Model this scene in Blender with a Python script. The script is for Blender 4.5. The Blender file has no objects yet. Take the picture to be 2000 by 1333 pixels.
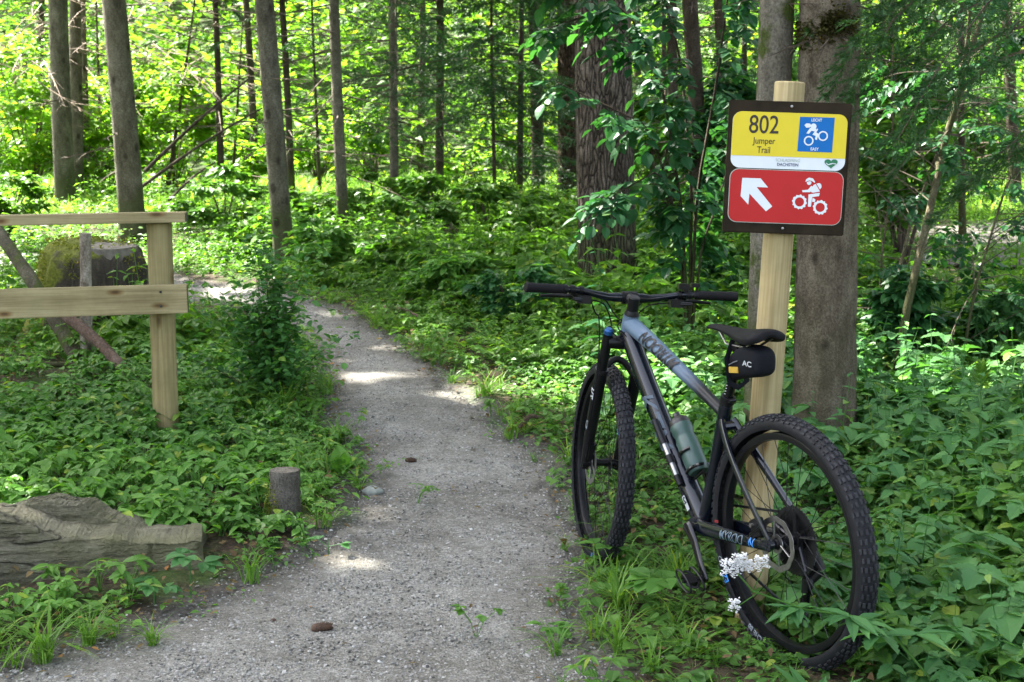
import bpy, bmesh, math, random
import numpy as np
from mathutils import Vector, Matrix

# ------------------------------------------------------------------ camera, light, exposure
S = bpy.context.scene
C = S.collection
FPX, PITCH, CAMH = 2592.0, 0.14, 1.462         # focal length in px of the 2000 px frame, tilt, eye height
cam = bpy.data.objects.new('camera', bpy.data.cameras.new('camera'))
C.objects.link(cam)
cam.location = (0, 0, CAMH)
cam.rotation_euler = (math.pi / 2 - PITCH, 0, 0)
cam.data.sensor_width = 36.0
cam.data.lens = 36.0 * FPX / 2000.0
cam.data.clip_start, cam.data.clip_end = 0.05, 600.0
S.camera = cam
cam.data.dof.use_dof = True
cam.data.dof.focus_distance, cam.data.dof.aperture_fstop = 4.3, 9.0

SUN_AZ, SUN_EL = math.radians(-52), math.radians(53)
W = bpy.data.worlds.new('World')
S.world = W
W.use_nodes = True
wn = W.node_tree
sky = wn.nodes.new('ShaderNodeTexSky')
sky.sky_type = 'NISHITA'
sky.sun_disc = False
sky.sun_elevation = SUN_EL
sky.sun_rotation = SUN_AZ % (2 * math.pi)
sky.air_density, sky.dust_density, sky.ozone_density = 0.8, 4.0, 1.3
hs = wn.nodes.new('ShaderNodeHueSaturation')          # hazy summer sky, paler than clear blue
hs.inputs['Saturation'].default_value = 0.55
wn.links.new(sky.outputs[0], hs.inputs['Color'])
wn.links.new(hs.outputs[0], wn.nodes['Background'].inputs[0])
wn.nodes['Background'].inputs[1].default_value = 0.115
sl = bpy.data.lights.new('sun', 'SUN')
sl.energy, sl.angle, sl.color = 5.0, math.radians(0.55), (1.0, 0.955, 0.87)
so = bpy.data.objects.new('sun', sl)
C.objects.link(so)
sdir = Vector((math.sin(SUN_AZ) * math.cos(SUN_EL), math.cos(SUN_AZ) * math.cos(SUN_EL), math.sin(SUN_EL)))
so.rotation_euler = sdir.to_track_quat('Z', 'Y').to_euler()
so.location = (-10, 12, 30)
S.view_settings.view_transform = 'Standard'
S.view_settings.look = 'None'
S.view_settings.exposure = 3.2
S.view_settings.gamma = 1.0
S.cycles.max_bounces = 8
S.cycles.diffuse_bounces = 4
S.cycles.transmission_bounces = 5
S.cycles.glossy_bounces = 2
S.cycles.sample_clamp_indirect = 6.0

rng = np.random.default_rng(11)
random.seed(5)

# ------------------------------------------------------------------ ground form and picking points on it
def gz(x, y):
    x = np.asarray(x, float); y = np.asarray(y, float)
    z = 0.03 * np.log1p(np.exp(np.clip((y - 5.0) / 0.8, -30, 30))) * 0.8
    z = z + np.clip(y - 30, 0, None) ** 1.35 * 0.13
    z = z + 0.02 * np.clip(-x - 6 - 0.2 * y, 0, None) ** 1.5
    n = (np.sin(x * 1.7 + 0.8 * y) * 0.012 + np.sin(y * 2.3 - 0.6 * x + 1.0) * 0.010 + np.sin(x * 5.1 + 2 * np.sin(y * 3.3)) * 0.004)
    return z + n

def ray(u, v):
    a = (u - 1000.0) / FPX; b = -(v - 666.5) / FPX
    c, s = math.cos(PITCH), math.sin(PITCH)
    return np.array([a, c + b * s, -s + b * c])

def on_plane(u, v, Y):                       # the point of a sight line at distance Y
    d = ray(u, v)
    return np.array([0, 0, CAMH]) + d * (Y / d[1])

def at(u, v):                                # where a sight line meets the ground
    d = ray(u, v)
    t = 0.5
    for _ in range(400):
        p = np.array([0, 0, CAMH]) + d * t
        h = p[2] - float(gz(p[0], p[1]))
        if h < 0.002: break
        t += max(h * 0.8, 0.004)
    return p

# ------------------------------------------------------------------ scene helpers
def tag(o, label=None, cat=None, group=None, kind=None):
    if label: o['label'] = label
    if cat: o['category'] = cat
    if group: o['group'] = group
    if kind: o['kind'] = kind
    return o

def empty(name, loc=(0, 0, 0), label=None, cat=None, group=None):
    o = bpy.data.objects.new(name, None)
    C.objects.link(o)
    o.location = loc
    o.empty_display_size = 0.1
    return tag(o, label, cat, group)

def link_mesh(name, me, parent=None, keep=True):
    o = bpy.data.objects.new(name, me)
    C.objects.link(o)
    if parent is not None:
        o.parent = parent
    return o

def np_mesh(name, V, F3=None, F4=None, mat=None, smooth=True, M=None):
    me = bpy.data.meshes.new(name)
    V = np.asarray(V, np.float32)
    F3 = np.zeros((0, 3), np.int32) if F3 is None else np.asarray(F3, np.int32)
    F4 = np.zeros((0, 4), np.int32) if F4 is None else np.asarray(F4, np.int32)
    me.vertices.add(len(V)); me.vertices.foreach_set('co', V.ravel())
    L = np.concatenate([F3.ravel(), F4.ravel()])
    me.loops.add(len(L)); me.loops.foreach_set('vertex_index', L)
    st = np.concatenate([np.arange(len(F3)) * 3, len(F3) * 3 + np.arange(len(F4)) * 4]).astype(np.int32)
    me.polygons.add(len(st)); me.polygons.foreach_set('loop_start', st)
    mats = mat if isinstance(mat, (list, tuple)) else [mat]
    for m in mats:
        if m: me.materials.append(m)
    if M is not None: me.polygons.foreach_set('material_index', np.asarray(M, np.int32))
    me.polygons.foreach_set('use_smooth', np.full(len(st), bool(smooth)))
    me.update(calc_edges=True)
    me.validate()
    return me

class MB:
    """collects hard-surface shapes; build() links them as one mesh object"""
    def __init__(s): s.V = []; s.F = []; s.n = 0
    def add(s, V, F):
        V = [tuple(map(float, v)) for v in V]
        s.V += V
        s.F += [tuple(i + s.n for i in f) for f in F]
        s.n += len(V); return s
    def tube(s, P, R, n=10, caps=True, ell=None, up=(0, 0, 1)):
        """P points, R radii (number or list); ell=(a,b) scales across / along 'up'"""
        P = [Vector(p) for p in P]
        if not isinstance(R, (list, tuple, np.ndarray)): R = [R] * len(P)
        V = []; F = []; prev = None
        for i, p in enumerate(P):
            d = (P[min(i + 1, len(P) - 1)] - P[max(i - 1, 0)]).normalized()
            u = Vector(up)
            if prev is None:
                a = d.cross(u)
                if a.length < 1e-4: a = d.cross(Vector((1, 0, 0)))
            else:
                a = prev - d * prev.dot(d)
            a.normalize(); prev = a
            b = a.cross(d).normalized()
            ea, eb = (ell[i] if isinstance(ell, list) else ell) if ell else (1, 1)
            for k in range(n):
                t = 2 * math.pi * k / n
                V.append(p + a * (math.cos(t) * R[i] * ea) + b * (math.sin(t) * R[i] * eb))
        m = len(P)
        for i in range(m - 1):
            for k in range(n):
                k2 = (k + 1) % n
                F.append((i * n + k, i * n + k2, (i + 1) * n + k2, (i + 1) * n + k))
        if caps:
            F.append(tuple(range(n))[::-1]); F.append(tuple((m - 1) * n + k for k in range(n)))
        return s.add(V, F)
    def box(s, c, d, M=None):
        V = [Vector((x * d[0] / 2, y * d[1] / 2, z * d[2] / 2)) for x in (-1, 1) for y in (-1, 1) for z in (-1, 1)]
        if M is not None: V = [M @ v for v in V]
        V = [v + Vector(c) for v in V]
        return s.add(V, [(0, 1, 3, 2), (4, 6, 7, 5), (0, 4, 5, 1), (2, 3, 7, 6), (0, 2, 6, 4), (1, 5, 7, 3)])
    def lathe(s, prof, c=(0, 0, 0), axis='y', n=48, closed=False, a0=0.0):
        """prof: list of (radius, offset along axis)"""
        V = []; F = []; m = len(prof)
        for i in range(n):
            t = 2 * math.pi * i / n + a0; ca, sa = math.cos(t), math.sin(t)
            for r, h in prof:
                if axis == 'y': p = (c[0] + r * ca, c[1] + h, c[2] + r * sa)
                elif axis == 'z': p = (c[0] + r * ca, c[1] + r * sa, c[2] + h)
                else: p = (c[0] + h, c[1] + r * ca, c[2] + r * sa)
                V.append(p)
        for i in range(n):
            j = (i + 1) % n
            for k in range(m if closed else m - 1):
                k2 = (k + 1) % m
                F.append((i * m + k, i * m + k2, j * m + k2, j * m + k))
        return s.add(V, F)
    def ball(s, c, r, n=10, sc=(1, 1, 1)):
        V = []; F = []
        for i in range(1, n):
            for k in range(2 * n):
                a = math.pi * i / n; b = math.pi * k / n
                V.append((c[0] + r * sc[0] * math.sin(a) * math.cos(b), c[1] + r * sc[1] * math.sin(a) * math.sin(b), c[2] + r * sc[2] * math.cos(a)))
        for i in range(n - 2):
            for k in range(2 * n):
                k2 = (k + 1) % (2 * n)
                F.append((i * 2 * n + k, (i + 1) * 2 * n + k, (i + 1) * 2 * n + k2, i * 2 * n + k2))
        F.append(tuple(range(2 * n))); F.append(tuple((n - 2) * 2 * n + k for k in range(2 * n))[::-1])
        return s.add(V, F)
    def poly(s, pts, th=None):
        """flat polygon of 3-D points"""
        return s.add(pts, [tuple(range(len(pts)))])
    def build(s, name, mat, parent=None, smooth=True, bevel=0.0, angle=35, seg=2):
        me = bpy.data.meshes.new(name)
        me.from_pydata(s.V, [], s.F)
        me.update()
        bm = bmesh.new(); bm.from_mesh(me)
        bmesh.ops.recalc_face_normals(bm, faces=bm.faces)
        if bevel:
            es = [e for e in bm.edges if e.is_manifold and e.calc_face_angle(0) > 0.6]
            bmesh.ops.bevel(bm, geom=es, offset=bevel, segments=seg, affect='EDGES', clamp_overlap=True)
        bm.to_mesh(me); bm.free()
        for m in (mat if isinstance(mat, (list, tuple)) else [mat]): me.materials.append(m)
        if smooth:
            me.polygons.foreach_set('use_smooth', [True] * len(me.polygons))
            me.set_sharp_from_angle(angle=math.radians(angle))
        return link_mesh(name, me, parent)

def text_verts(txt, size, sx=1.0, bold=0.0, sub=0):
    """letters as a flat mesh in XY, centred; height of capitals about 0.7*size"""
    cu = bpy.data.curves.new('t', 'FONT')
    cu.body = txt; cu.size = size; cu.align_x = 'CENTER'; cu.align_y = 'CENTER'; cu.offset = bold
    o = bpy.data.objects.new('t', cu); C.objects.link(o)
    dg = bpy.context.evaluated_depsgraph_get()
    me = bpy.data.meshes.new_from_object(o.evaluated_get(dg))
    bpy.data.objects.remove(o); bpy.data.curves.remove(cu)
    bm = bmesh.new(); bm.from_mesh(me); bpy.data.meshes.remove(me)
    if sub:
        bmesh.ops.triangulate(bm, faces=bm.faces)
        bmesh.ops.subdivide_edges(bm, edges=bm.edges, cuts=sub, use_grid_fill=True)
    V = [(v.co.x * sx, v.co.y) for v in bm.verts]
    bm.verts.index_update()
    F = [tuple(v.index for v in f.verts) for f in bm.faces]
    bm.free()
    return V, F

# ------------------------------------------------------------------ materials
def nodes_of(name):
    m = bpy.data.materials.new(name); m.use_nodes = True
    nt = m.node_tree
    return m, nt, nt.nodes['Principled BSDF']

def N(nt, kind, **kw):
    n = nt.nodes.new(kind)
    for k, v in kw.items():
        if k in n.inputs: n.inputs[k].default_value = v
        else: setattr(n, k, v)
    return n

def ramp(nt, fac, stops):
    r = nt.nodes.new('ShaderNodeValToRGB')
    el = r.color_ramp.elements
    while len(el) < len(stops): el.new(0.5)
    for e, (p, c) in zip(el, stops):
        e.position = p; e.color = (*c, 1)
    nt.links.new(fac, r.inputs[0]); return r.outputs[0]

def mix(nt, fac, a, b, mode='MIX'):
    n = nt.nodes.new('ShaderNodeMix'); n.data_type = 'RGBA'; n.blend_type = mode
    for s_, v in ((n.inputs[0], fac), (n.inputs[6], a), (n.inputs[7], b)):
        if hasattr(v, 'is_linked'): nt.links.new(v, s_)
        elif isinstance(v, (int, float)): s_.default_value = v
        else: s_.default_value = (*v, 1)
    return n.outputs[2]

def coords(nt, scale=(1, 1, 1), out='Object'):
    t = nt.nodes.new('ShaderNodeTexCoord'); mp = nt.nodes.new('ShaderNodeMapping')
    mp.inputs['Scale'].default_value = scale
    nt.links.new(t.outputs[out], mp.inputs[0]); return mp.outputs[0]

def noise(nt, vec, sc, det=5, rough=0.6, dist=0.0):
    n = N(nt, 'ShaderNodeTexNoise', Scale=sc, Detail=det, Roughness=rough, Distortion=dist)
    nt.links.new(vec, n.inputs['Vector']); return n.outputs[0]

def bump(nt, bsdf, h, strength=0.5, dist=0.01):
    b = N(nt, 'ShaderNodeBump', Strength=strength, Distance=dist)
    nt.links.new(h, b.inputs['Height']); nt.links.new(b.outputs[0], bsdf.inputs['Normal'])

def plain(name, col, rough=0.5, metal=0.0, spec=0.5, var=0.15, vs=30.0, coat=0.0, bmp=0.0):
    m, nt, b = nodes_of(name)
    v = coords(nt); n = noise(nt, v, vs, 4)
    lo = tuple(c * (1 - var) for c in col); hi = tuple(min(1, c * (1 + var)) for c in col)
    nt.links.new(ramp(nt, n, [(0.3, lo), (0.7, hi)]), b.inputs['Base Color'])
    b.inputs['Roughness'].default_value = rough; b.inputs['Metallic'].default_value = metal
    b.inputs['Specular IOR Level'].default_value = spec
    b.inputs['Coat Weight'].default_value = coat
    if bmp: bump(nt, b, n, bmp, 0.002)
    return m

def leaf_mat(name, dark, mid, light, transl=0.4, rough=0.40, spec=0.2, big=0.7):
    m, nt, b = nodes_of(name)
    g = nt.nodes.new('ShaderNodeNewGeometry')
    col = ramp(nt, g.outputs['Random Per Island'], [(0.0, dark), (0.5, mid), (0.95, light), (0.975, tuple(c * q for c, q in zip(light, (2.4, 1.35, .9))))])
    v = coords(nt); n = noise(nt, v, big, 3)
    col = mix(nt, 0.55, col, ramp(nt, n, [(0.32, dark), (0.68, light)]))
    nt.links.new(col, b.inputs['Base Color'])
    b.inputs['Roughness'].default_value = rough
    b.inputs['Specular IOR Level'].default_value = spec
    t = nt.nodes.new('ShaderNodeBsdfTranslucent')
    nt.links.new(mix(nt, 1.0, col, (1.35, 1.55, 0.55), 'MULTIPLY'), t.inputs[0])
    mx = nt.nodes.new('ShaderNodeMixShader'); mx.inputs[0].default_value = transl
    nt.links.new(b.outputs[0], mx.inputs[1]); nt.links.new(t.outputs[0], mx.inputs[2])
    nt.links.new(mx.outputs[0], nt.nodes['Material Output'].inputs[0])
    return m

def bark_mat(name, a, b_, c, plates=False, moss=0.0, scale=1.0, knots=0.0, foot=1.0):
    m, nt, b = nodes_of(name)
    v = coords(nt, (1, 1, 0.45)); n1 = noise(nt, v, 9 * scale, 6, 0.65, 0.3)
    v2 = coords(nt, (1, 1, 0.8)); n2 = noise(nt, v2, 70 * scale, 5, 0.7)
    col = ramp(nt, n1, [(0.28, a), (0.5, b_), (0.72, c)])
    col = mix(nt, 0.85, col, ramp(nt, n2, [(0.32, (0.35, 0.35, 0.35)), (0.66, (1.3, 1.3, 1.3))]), 'MULTIPLY')
    nlow = noise(nt, coords(nt, (1, 1, .5)), 2.2, 4)
    col = mix(nt, .7, col, ramp(nt, nlow, [(0.35, (0.6, 0.58, 0.5)), (0.6, (1.1, 1.1, 1.1))]), 'MULTIPLY')
    sxz = nt.nodes.new('ShaderNodeSeparateXYZ'); nt.links.new(coords(nt), sxz.inputs[0])
    mfoot = N(nt, 'ShaderNodeMath', operation='MULTIPLY_ADD'); nt.links.new(nlow, mfoot.inputs[0]); mfoot.inputs[1].default_value = -1.3; nt.links.new(sxz.outputs[2], mfoot.inputs[2])
    col = mix(nt, ramp(nt, mfoot.outputs[0], [(0.0, (.7 * foot,) * 3), (0.12, (0, 0, 0))]), col, (0.05, 0.06, 0.016))
    h = n2
    if plates:
        vv = coords(nt, (1, 1, 0.22))
        dn = N(nt, 'ShaderNodeTexNoise', Scale=6.0, Detail=3.0); nt.links.new(vv, dn.inputs['Vector'])
        wv = mix(nt, 0.2, vv, dn.outputs['Color'])
        vo = N(nt, 'ShaderNodeTexVoronoi', Scale=30.0 * scale, feature='DISTANCE_TO_EDGE'); nt.links.new(wv, vo.inputs['Vector'])
        cr = ramp(nt, vo.outputs['Distance'], [(0.0, (0.12, 0.1, 0.09)), (0.09, (0.7, 0.68, 0.66)), (0.3, (1.1, 1.1, 1.1))])
        col = mix(nt, 0.95, col, cr, 'MULTIPLY')
        mh = N(nt, 'ShaderNodeMath', operation='MULTIPLY_ADD'); mh.inputs[1].default_value = 0.25
        nt.links.new(n2, mh.inputs[0]); nt.links.new(cr, mh.inputs[2]); h = mh.outputs[0]
    if knots:
        vk = coords(nt, (1, 1, 0.6)); vo = N(nt, 'ShaderNodeTexVoronoi', Scale=5.5 * scale, Randomness=1.0); nt.links.new(vk, vo.inputs['Vector'])
        kr = ramp(nt, vo.outputs['Distance'], [(0.13, (0.22, 0.19, 0.16)), (0.24, (1, 1, 1))])
        col = mix(nt, knots, col, kr, 'MULTIPLY')
    if moss:
        nm = noise(nt, coords(nt), 4.2, 5, 0.6)
        mm = ramp(nt, nm, [(0.62 - moss, (0, 0, 0)), (0.70 - moss, (1, 1, 1))])
        col = mix(nt, mm, col, ramp(nt, n2, [(0.3, (0.03, 0.045, 0.008)), (0.7, (0.09, 0.12, 0.02))]))
    nt.links.new(col, b.inputs['Base Color'])
    b.inputs['Roughness'].default_value = 0.9; b.inputs['Specular IOR Level'].default_value = 0.2
    bump(nt, b, h, 1.0, 0.035 if plates else 0.020)
    return m

def wood_mat(name, lo, hi, axis=0, knots=True, scale=1.0, rough=0.75, green=0.0):
    """sawn or peeled timber: grain along one local axis, a few knots"""
    m, nt, b = nodes_of(name)
    sc = [26 * scale] * 3; sc[axis] = 1.3 * scale
    v = coords(nt, tuple(sc)); n1 = noise(nt, v, 1.0, 6, 0.6, 0.5)
    col = ramp(nt, n1, [(0.25, lo), (0.6, hi), (0.8, tuple(min(1, c * 1.12) for c in hi))])
    if knots:
        tk = nt.nodes.new('ShaderNodeTexCoord'); sk = nt.nodes.new('ShaderNodeSeparateXYZ'); ck_ = nt.nodes.new('ShaderNodeCombineXYZ'); nt.links.new(tk.outputs['Object'], sk.inputs[0])
        for i_, (src, f_) in enumerate(((axis, 2.6), (2 - axis, 7.0))):
            mk_ = N(nt, 'ShaderNodeMath', operation='MULTIPLY'); mk_.inputs[1].default_value = f_; nt.links.new(sk.outputs[src], mk_.inputs[0]); nt.links.new(mk_.outputs[0], ck_.inputs[i_])
        vo = N(nt, 'ShaderNodeTexVoronoi', Scale=1.0, Randomness=1.0); vo.voronoi_dimensions = '2D'; nt.links.new(ck_.outputs[0], vo.inputs['Vector'])
        kr = ramp(nt, vo.outputs['Distance'], [(0.03, (0.22, 0.12, 0.06)), (0.065, (0.60, 0.44, 0.30)), (0.13, (1, 1, 1))])
        col = mix(nt, 0.9, col, kr, 'MULTIPLY')
    gs = [140 * scale] * 3; gs[axis] = 3.0 * scale; ng = noise(nt, coords(nt, tuple(gs)), 1.0, 3, .6)
    col = mix(nt, .7, col, ramp(nt, ng, [(.35, (.66, .62, .55)), (.6, (1.06, 1.06, 1.06))]), 'MULTIPLY')
    nd = noise(nt, coords(nt), 2.2, 5, .65)
    col = mix(nt, .75, col, ramp(nt, nd, [(.36, (.62, .60, .54)), (.58, (1.05, 1.05, 1.05))]), 'MULTIPLY')
    n3 = noise(nt, coords(nt), 3.0, 4)
    if green:
        col = mix(nt, ramp(nt, n3, [(0.4, (0, 0, 0)), (0.75, (green, green, green))]), col, (0.16, 0.17, 0.08))
    nt.links.new(col, b.inputs['Base Color'])
    b.inputs['Roughness'].default_value = rough; b.inputs['Specular IOR Level'].default_value = 0.25
    bump(nt, b, n1, 0.35, 0.004)
    return m

MAT = {}
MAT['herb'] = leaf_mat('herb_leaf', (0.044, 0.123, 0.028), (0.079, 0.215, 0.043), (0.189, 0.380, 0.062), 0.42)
MAT['herb_shaded'] = leaf_mat('shaded_herb_leaf', (0.030, 0.086, 0.020), (0.055, 0.151, 0.031), (0.130, 0.267, 0.045), 0.40)  # herb colours darkened evenly, the right bank's shade put into the leaf
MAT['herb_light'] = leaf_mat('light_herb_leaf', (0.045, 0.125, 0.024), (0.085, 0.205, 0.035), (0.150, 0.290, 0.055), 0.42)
MAT['litter'] = leaf_mat('dry_leaf', (0.05, 0.03, 0.015), (0.11, 0.07, 0.035), (0.22, 0.16, 0.07), 0.2, .7, .15)
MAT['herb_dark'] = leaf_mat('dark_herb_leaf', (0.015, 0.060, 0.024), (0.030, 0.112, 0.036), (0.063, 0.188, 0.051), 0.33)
MAT['nettle'] = leaf_mat('nettle_leaf', (0.029, 0.103, 0.033), (0.057, 0.168, 0.050), (0.122, 0.271, 0.078), 0.33, 0.5)
MAT['grass'] = leaf_mat('grass_blade', (0.049, 0.127, 0.022), (0.088, 0.208, 0.030), (0.176, 0.312, 0.047), 0.40)
MAT['shrub'] = leaf_mat('shrub_leaf', (0.025, 0.087, 0.028), (0.048, 0.151, 0.040), (0.099, 0.244, 0.051), 0.4, 0.35)
MAT['elder'] = leaf_mat('branch_leaf', (0.012, 0.059, 0.025), (0.025, 0.094, 0.034), (0.046, 0.137, 0.043), 0.38, 0.36)
MAT['sunny'] = leaf_mat('sunny_leaf', (0.069, 0.177, 0.021), (0.138, 0.270, 0.026), (0.252, 0.371, 0.040), 0.58, 0.4, big=0.35)  # leaf colour raised and yellowed to add to the sunlit glow
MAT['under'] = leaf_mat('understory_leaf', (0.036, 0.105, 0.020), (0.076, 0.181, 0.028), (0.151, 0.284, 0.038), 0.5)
MAT['needle'] = leaf_mat('spruce_needle', (0.013, 0.044, 0.018), (0.023, 0.075, 0.023), (0.049, 0.124, 0.031), 0.22, 0.5, 0.3, 0.5)
MAT['canopy'] = leaf_mat('canopy_needle', (0.012, 0.040, 0.014), (0.022, 0.066, 0.018), (0.040, 0.100, 0.024), 0.22, 0.5, 0.3)
MAT['far'] = leaf_mat('far_leaf', (0.042, 0.114, 0.020), (0.087, 0.194, 0.025), (0.187, 0.308, 0.040), 0.52, 0.5, big=0.22)
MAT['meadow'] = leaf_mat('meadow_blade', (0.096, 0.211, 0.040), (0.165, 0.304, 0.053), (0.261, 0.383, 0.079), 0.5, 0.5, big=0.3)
MAT['bark_spruce'] = bark_mat('spruce_bark', (0.055, 0.049, 0.034), (0.140, 0.130, 0.093), (0.225, 0.212, 0.160), moss=0.0, knots=0.8)
MAT['bark_dark'] = bark_mat('dark_bark', (0.030, 0.022, 0.015), (0.070, 0.054, 0.038), (0.115, 0.095, 0.07), knots=0.5)
MAT['bark_larch'] = bark_mat('plated_bark', (0.075, 0.057, 0.042), (0.15, 0.122, 0.095), (0.235, 0.20, 0.165), plates=True)
MAT['bark_brown'] = bark_mat('brown_bark', (0.05, 0.03, 0.018), (0.095, 0.06, 0.038), (0.14, 0.10, 0.07), plates=True)
MAT['weathered'] = bark_mat('weathered_wood', (0.09, 0.08, 0.065), (0.19, 0.175, 0.15), (0.28, 0.265, 0.235), scale=2.2, foot=0.0)
MAT['bark_grey'] = bark_mat('grey_bark', (0.080, 0.064, 0.043), (0.19, 0.157, 0.112), (0.31, 0.265, 0.198), scale=1.6, knots=0.8, foot=0.3)
MAT['bark_mossy'] = bark_mat('mossy_bark', (0.10, 0.088, 0.064), (0.20, 0.18, 0.14), (0.29, 0.27, 0.22), moss=0.09, scale=1.2)
MAT['twig'] = plain('dead_twig', (0.085, 0.062, 0.042), 0.9, var=0.5, vs=4)
MAT['twig_pale'] = plain('dry_twig', (0.20, 0.15, 0.11), 0.9, var=0.4, vs=3)
MAT['stem_hazel'] = bark_mat('pale_stem_bark', (0.09, 0.075, 0.045), (0.17, 0.15, 0.09), (0.25, 0.22, 0.14), scale=1.6)

# ------------------------------------------------------------------ foliage arithmetic
def rotm(yaw, pitch, roll):
    yaw, pitch, roll = np.broadcast_arrays(np.asarray(yaw, float), np.asarray(pitch, float), np.asarray(roll, float))
    cy, sy, cp, sp, cr, sr = np.cos(yaw), np.sin(yaw), np.cos(pitch), np.sin(pitch), np.cos(roll), np.sin(roll)
    R = np.empty(yaw.shape + (3, 3))
    R[..., 0, 0] = cy * cp; R[..., 1, 0] = sy * cp; R[..., 2, 0] = sp
    # local Y, then Z
    R[..., 0, 1] = -sy * cr - cy * sp * sr; R[..., 1, 1] = cy * cr - sy * sp * sr; R[..., 2, 1] = cp * sr
    R[..., 0, 2] = sy * sr - cy * sp * cr; R[..., 1, 2] = -cy * sr - sy * sp * cr; R[..., 2, 2] = cp * cr
    return R

def inst(V, F, pos, R, sc):
    """copies of a template merged into arrays"""
    K = len(pos)
    sc = np.asarray(sc, float)
    sc = np.broadcast_to(sc.reshape(-1, 1) if sc.ndim == 1 else (sc if sc.ndim == 2 else np.full((K, 1), float(sc))), (K, 3)) if sc.ndim else np.full((K, 3), float(sc))
    P = np.einsum('kij,knj->kni', R, V[None] * sc[:, None, :]) + pos[:, None, :]
    FF = F[None] + (np.arange(K) * len(V))[:, None, None]
    return P.reshape(-1, 3), FF.reshape(-1, F.shape[1])

class Leaves:
    def __init__(s): s.V = []; s.F = []; s.n = 0
    def add(s, V, F):
        s.V.append(np.asarray(V, np.float32)); s.F.append(np.asarray(F, np.int64) + s.n); s.n += len(V); return s
    def get(s): return np.concatenate(s.V), np.concatenate(s.F)
    def mesh(s, name, mat, smooth=False):
        V, F = s.get()
        return np_mesh(name, V, F3=F, mat=mat, smooth=smooth)

def leaf(rows, fold=0.15, curl=-0.15):
    """leaf of unit length along +X; rows = (position, half width)"""
    V = []; idx = []
    for t, w in rows:
        z = curl * t * t
        if w == 0: V.append((t, 0, z)); idx.append((len(V) - 1,) * 3)
        else:
            V += [(t, -w, z + fold * w), (t, 0, z), (t, w, z + fold * w)]
            idx.append((len(V) - 3, len(V) - 2, len(V) - 1))
    F = []
    for a, b in zip(idx[:-1], idx[1:]):
        for j in (0, 1):
            q = [a[j], b[j], b[j + 1], a[j + 1]]
            if len({q[0], q[1], q[2]}) == 3: F.append((q[0], q[1], q[2]))
            if len({q[0], q[2], q[3]}) == 3: F.append((q[0], q[2], q[3]))
    return np.array(V, float), np.array(F)

LEAF_OVAL = leaf([(0, 0), (.08, .13), (.28, .31), (.5, .34), (.75, .22), (1, 0)], 0.25, -0.12)
LEAF_WIDE = leaf([(0, 0), (.06, .25), (.25, .42), (.5, .40), (.78, .20), (1, 0)], 0.2, -0.18)
LEAF_TOOTH = leaf([(0, 0), (.08, .22), (.16, .20), (.22, .33), (.34, .27), (.42, .33), (.54, .23), (.62, .27), (.74, .15), (.82, .17), (1, 0)], 0.25, -0.2)
LEAF_LANCE = leaf([(0, 0), (.15, .12), (.4, .17), (.7, .11), (1, 0)], 0.3, -0.2)
LEAF_MID = leaf([(0, 0), (.35, .30), (.7, .2), (1, 0)], 0.3, -0.15)
LEAF_FAR = leaf([(0, 0), (.45, .32), (1, 0)], 0.3, -0.1)

def strip(pts, w, flat=None):
    """thin three-sided stem through points"""
    pts = np.asarray(pts, float); n = len(pts)
    w = np.broadcast_to(np.asarray(w, float), (n,))
    d = np.gradient(pts, axis=0); d /= np.linalg.norm(d, axis=1, keepdims=True) + 1e-9
    a = np.cross(d, np.array([0.31, 0.17, 0.93])); a /= np.linalg.norm(a, axis=1, keepdims=True) + 1e-9
    b = np.cross(d, a)
    V = []
    for t in (0, 2.094, 4.189):
        V.append(pts + (a * math.cos(t) + b * math.sin(t)) * w[:, None])
    V = np.stack(V, 1).reshape(-1, 3)
    F = []
    for i in range(n - 1):
        for k in range(3):
            k2 = (k + 1) % 3
            F += [(i * 3 + k, i * 3 + k2, (i + 1) * 3 + k2), (i * 3 + k, (i + 1) * 3 + k2, (i + 1) * 3 + k)]
    return V, np.array(F)

def place(L, T, pos, yaw, pitch, roll, sc):
    V, F = inst(T[0], T[1], np.atleast_2d(pos), rotm(np.atleast_1d(yaw), np.atleast_1d(pitch), np.atleast_1d(roll)), np.atleast_1d(np.asarray(sc, float)))
    L.add(V, F)

def U(a, b, n=None): return rng.uniform(a, b, n)

# plant templates (built round the origin, unit metres)
def pl_trifoliate(T, stalks=5, h=0.13, size=0.055, lf=3):
    L = Leaves()
    for i in range(stalks):
        a = U(0, 6.28); r = U(.02, .09) * h / .13; hh = h * U(.6, 1.15)
        tip = np.array([math.cos(a) * r, math.sin(a) * r, hh])
        L.add(*strip([(0, 0, 0), tip * [.35, .35, .6], tip], .0016))
        s = size * U(.75, 1.2)
        y0 = a + U(-.5, .5)
        if lf == 3: ys = [0, 1.75, -1.75]
        else: ys = [0, .95, -.95, 1.9, -1.9]
        for k, dy in enumerate(ys):
            place(L, T, tip, y0 + dy + U(-.15, .15), U(-.45, .15), U(-.3, .3), s * (1.1 if k == 0 else .95))
    return L.get()

def pl_upright(T, h=0.4, pairs=6, size=0.075):
    L = Leaves()
    lean = U(-.1, .1, 2) * h
    f = lambda t: np.array([lean[0] * t * t, lean[1] * t * t, h * t])
    L.add(*strip([f(t) for t in (0, .35, .7, 1)], [.003, .0026, .002, .001]))
    a = U(0, 3.14)
    for k in range(pairs):
        t = .22 + .78 * k / (pairs - 1)
        s = size * (1.05 - .65 * max(0, t - .45) / .55) * U(.85, 1.1)
        for q in (0, math.pi):
            place(L, T, f(t), a + q + U(-.2, .2), U(-.45, .25), U(-.3, .3), s)
        a += 1.57 + U(-.3, .3)
    return L.get()

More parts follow.
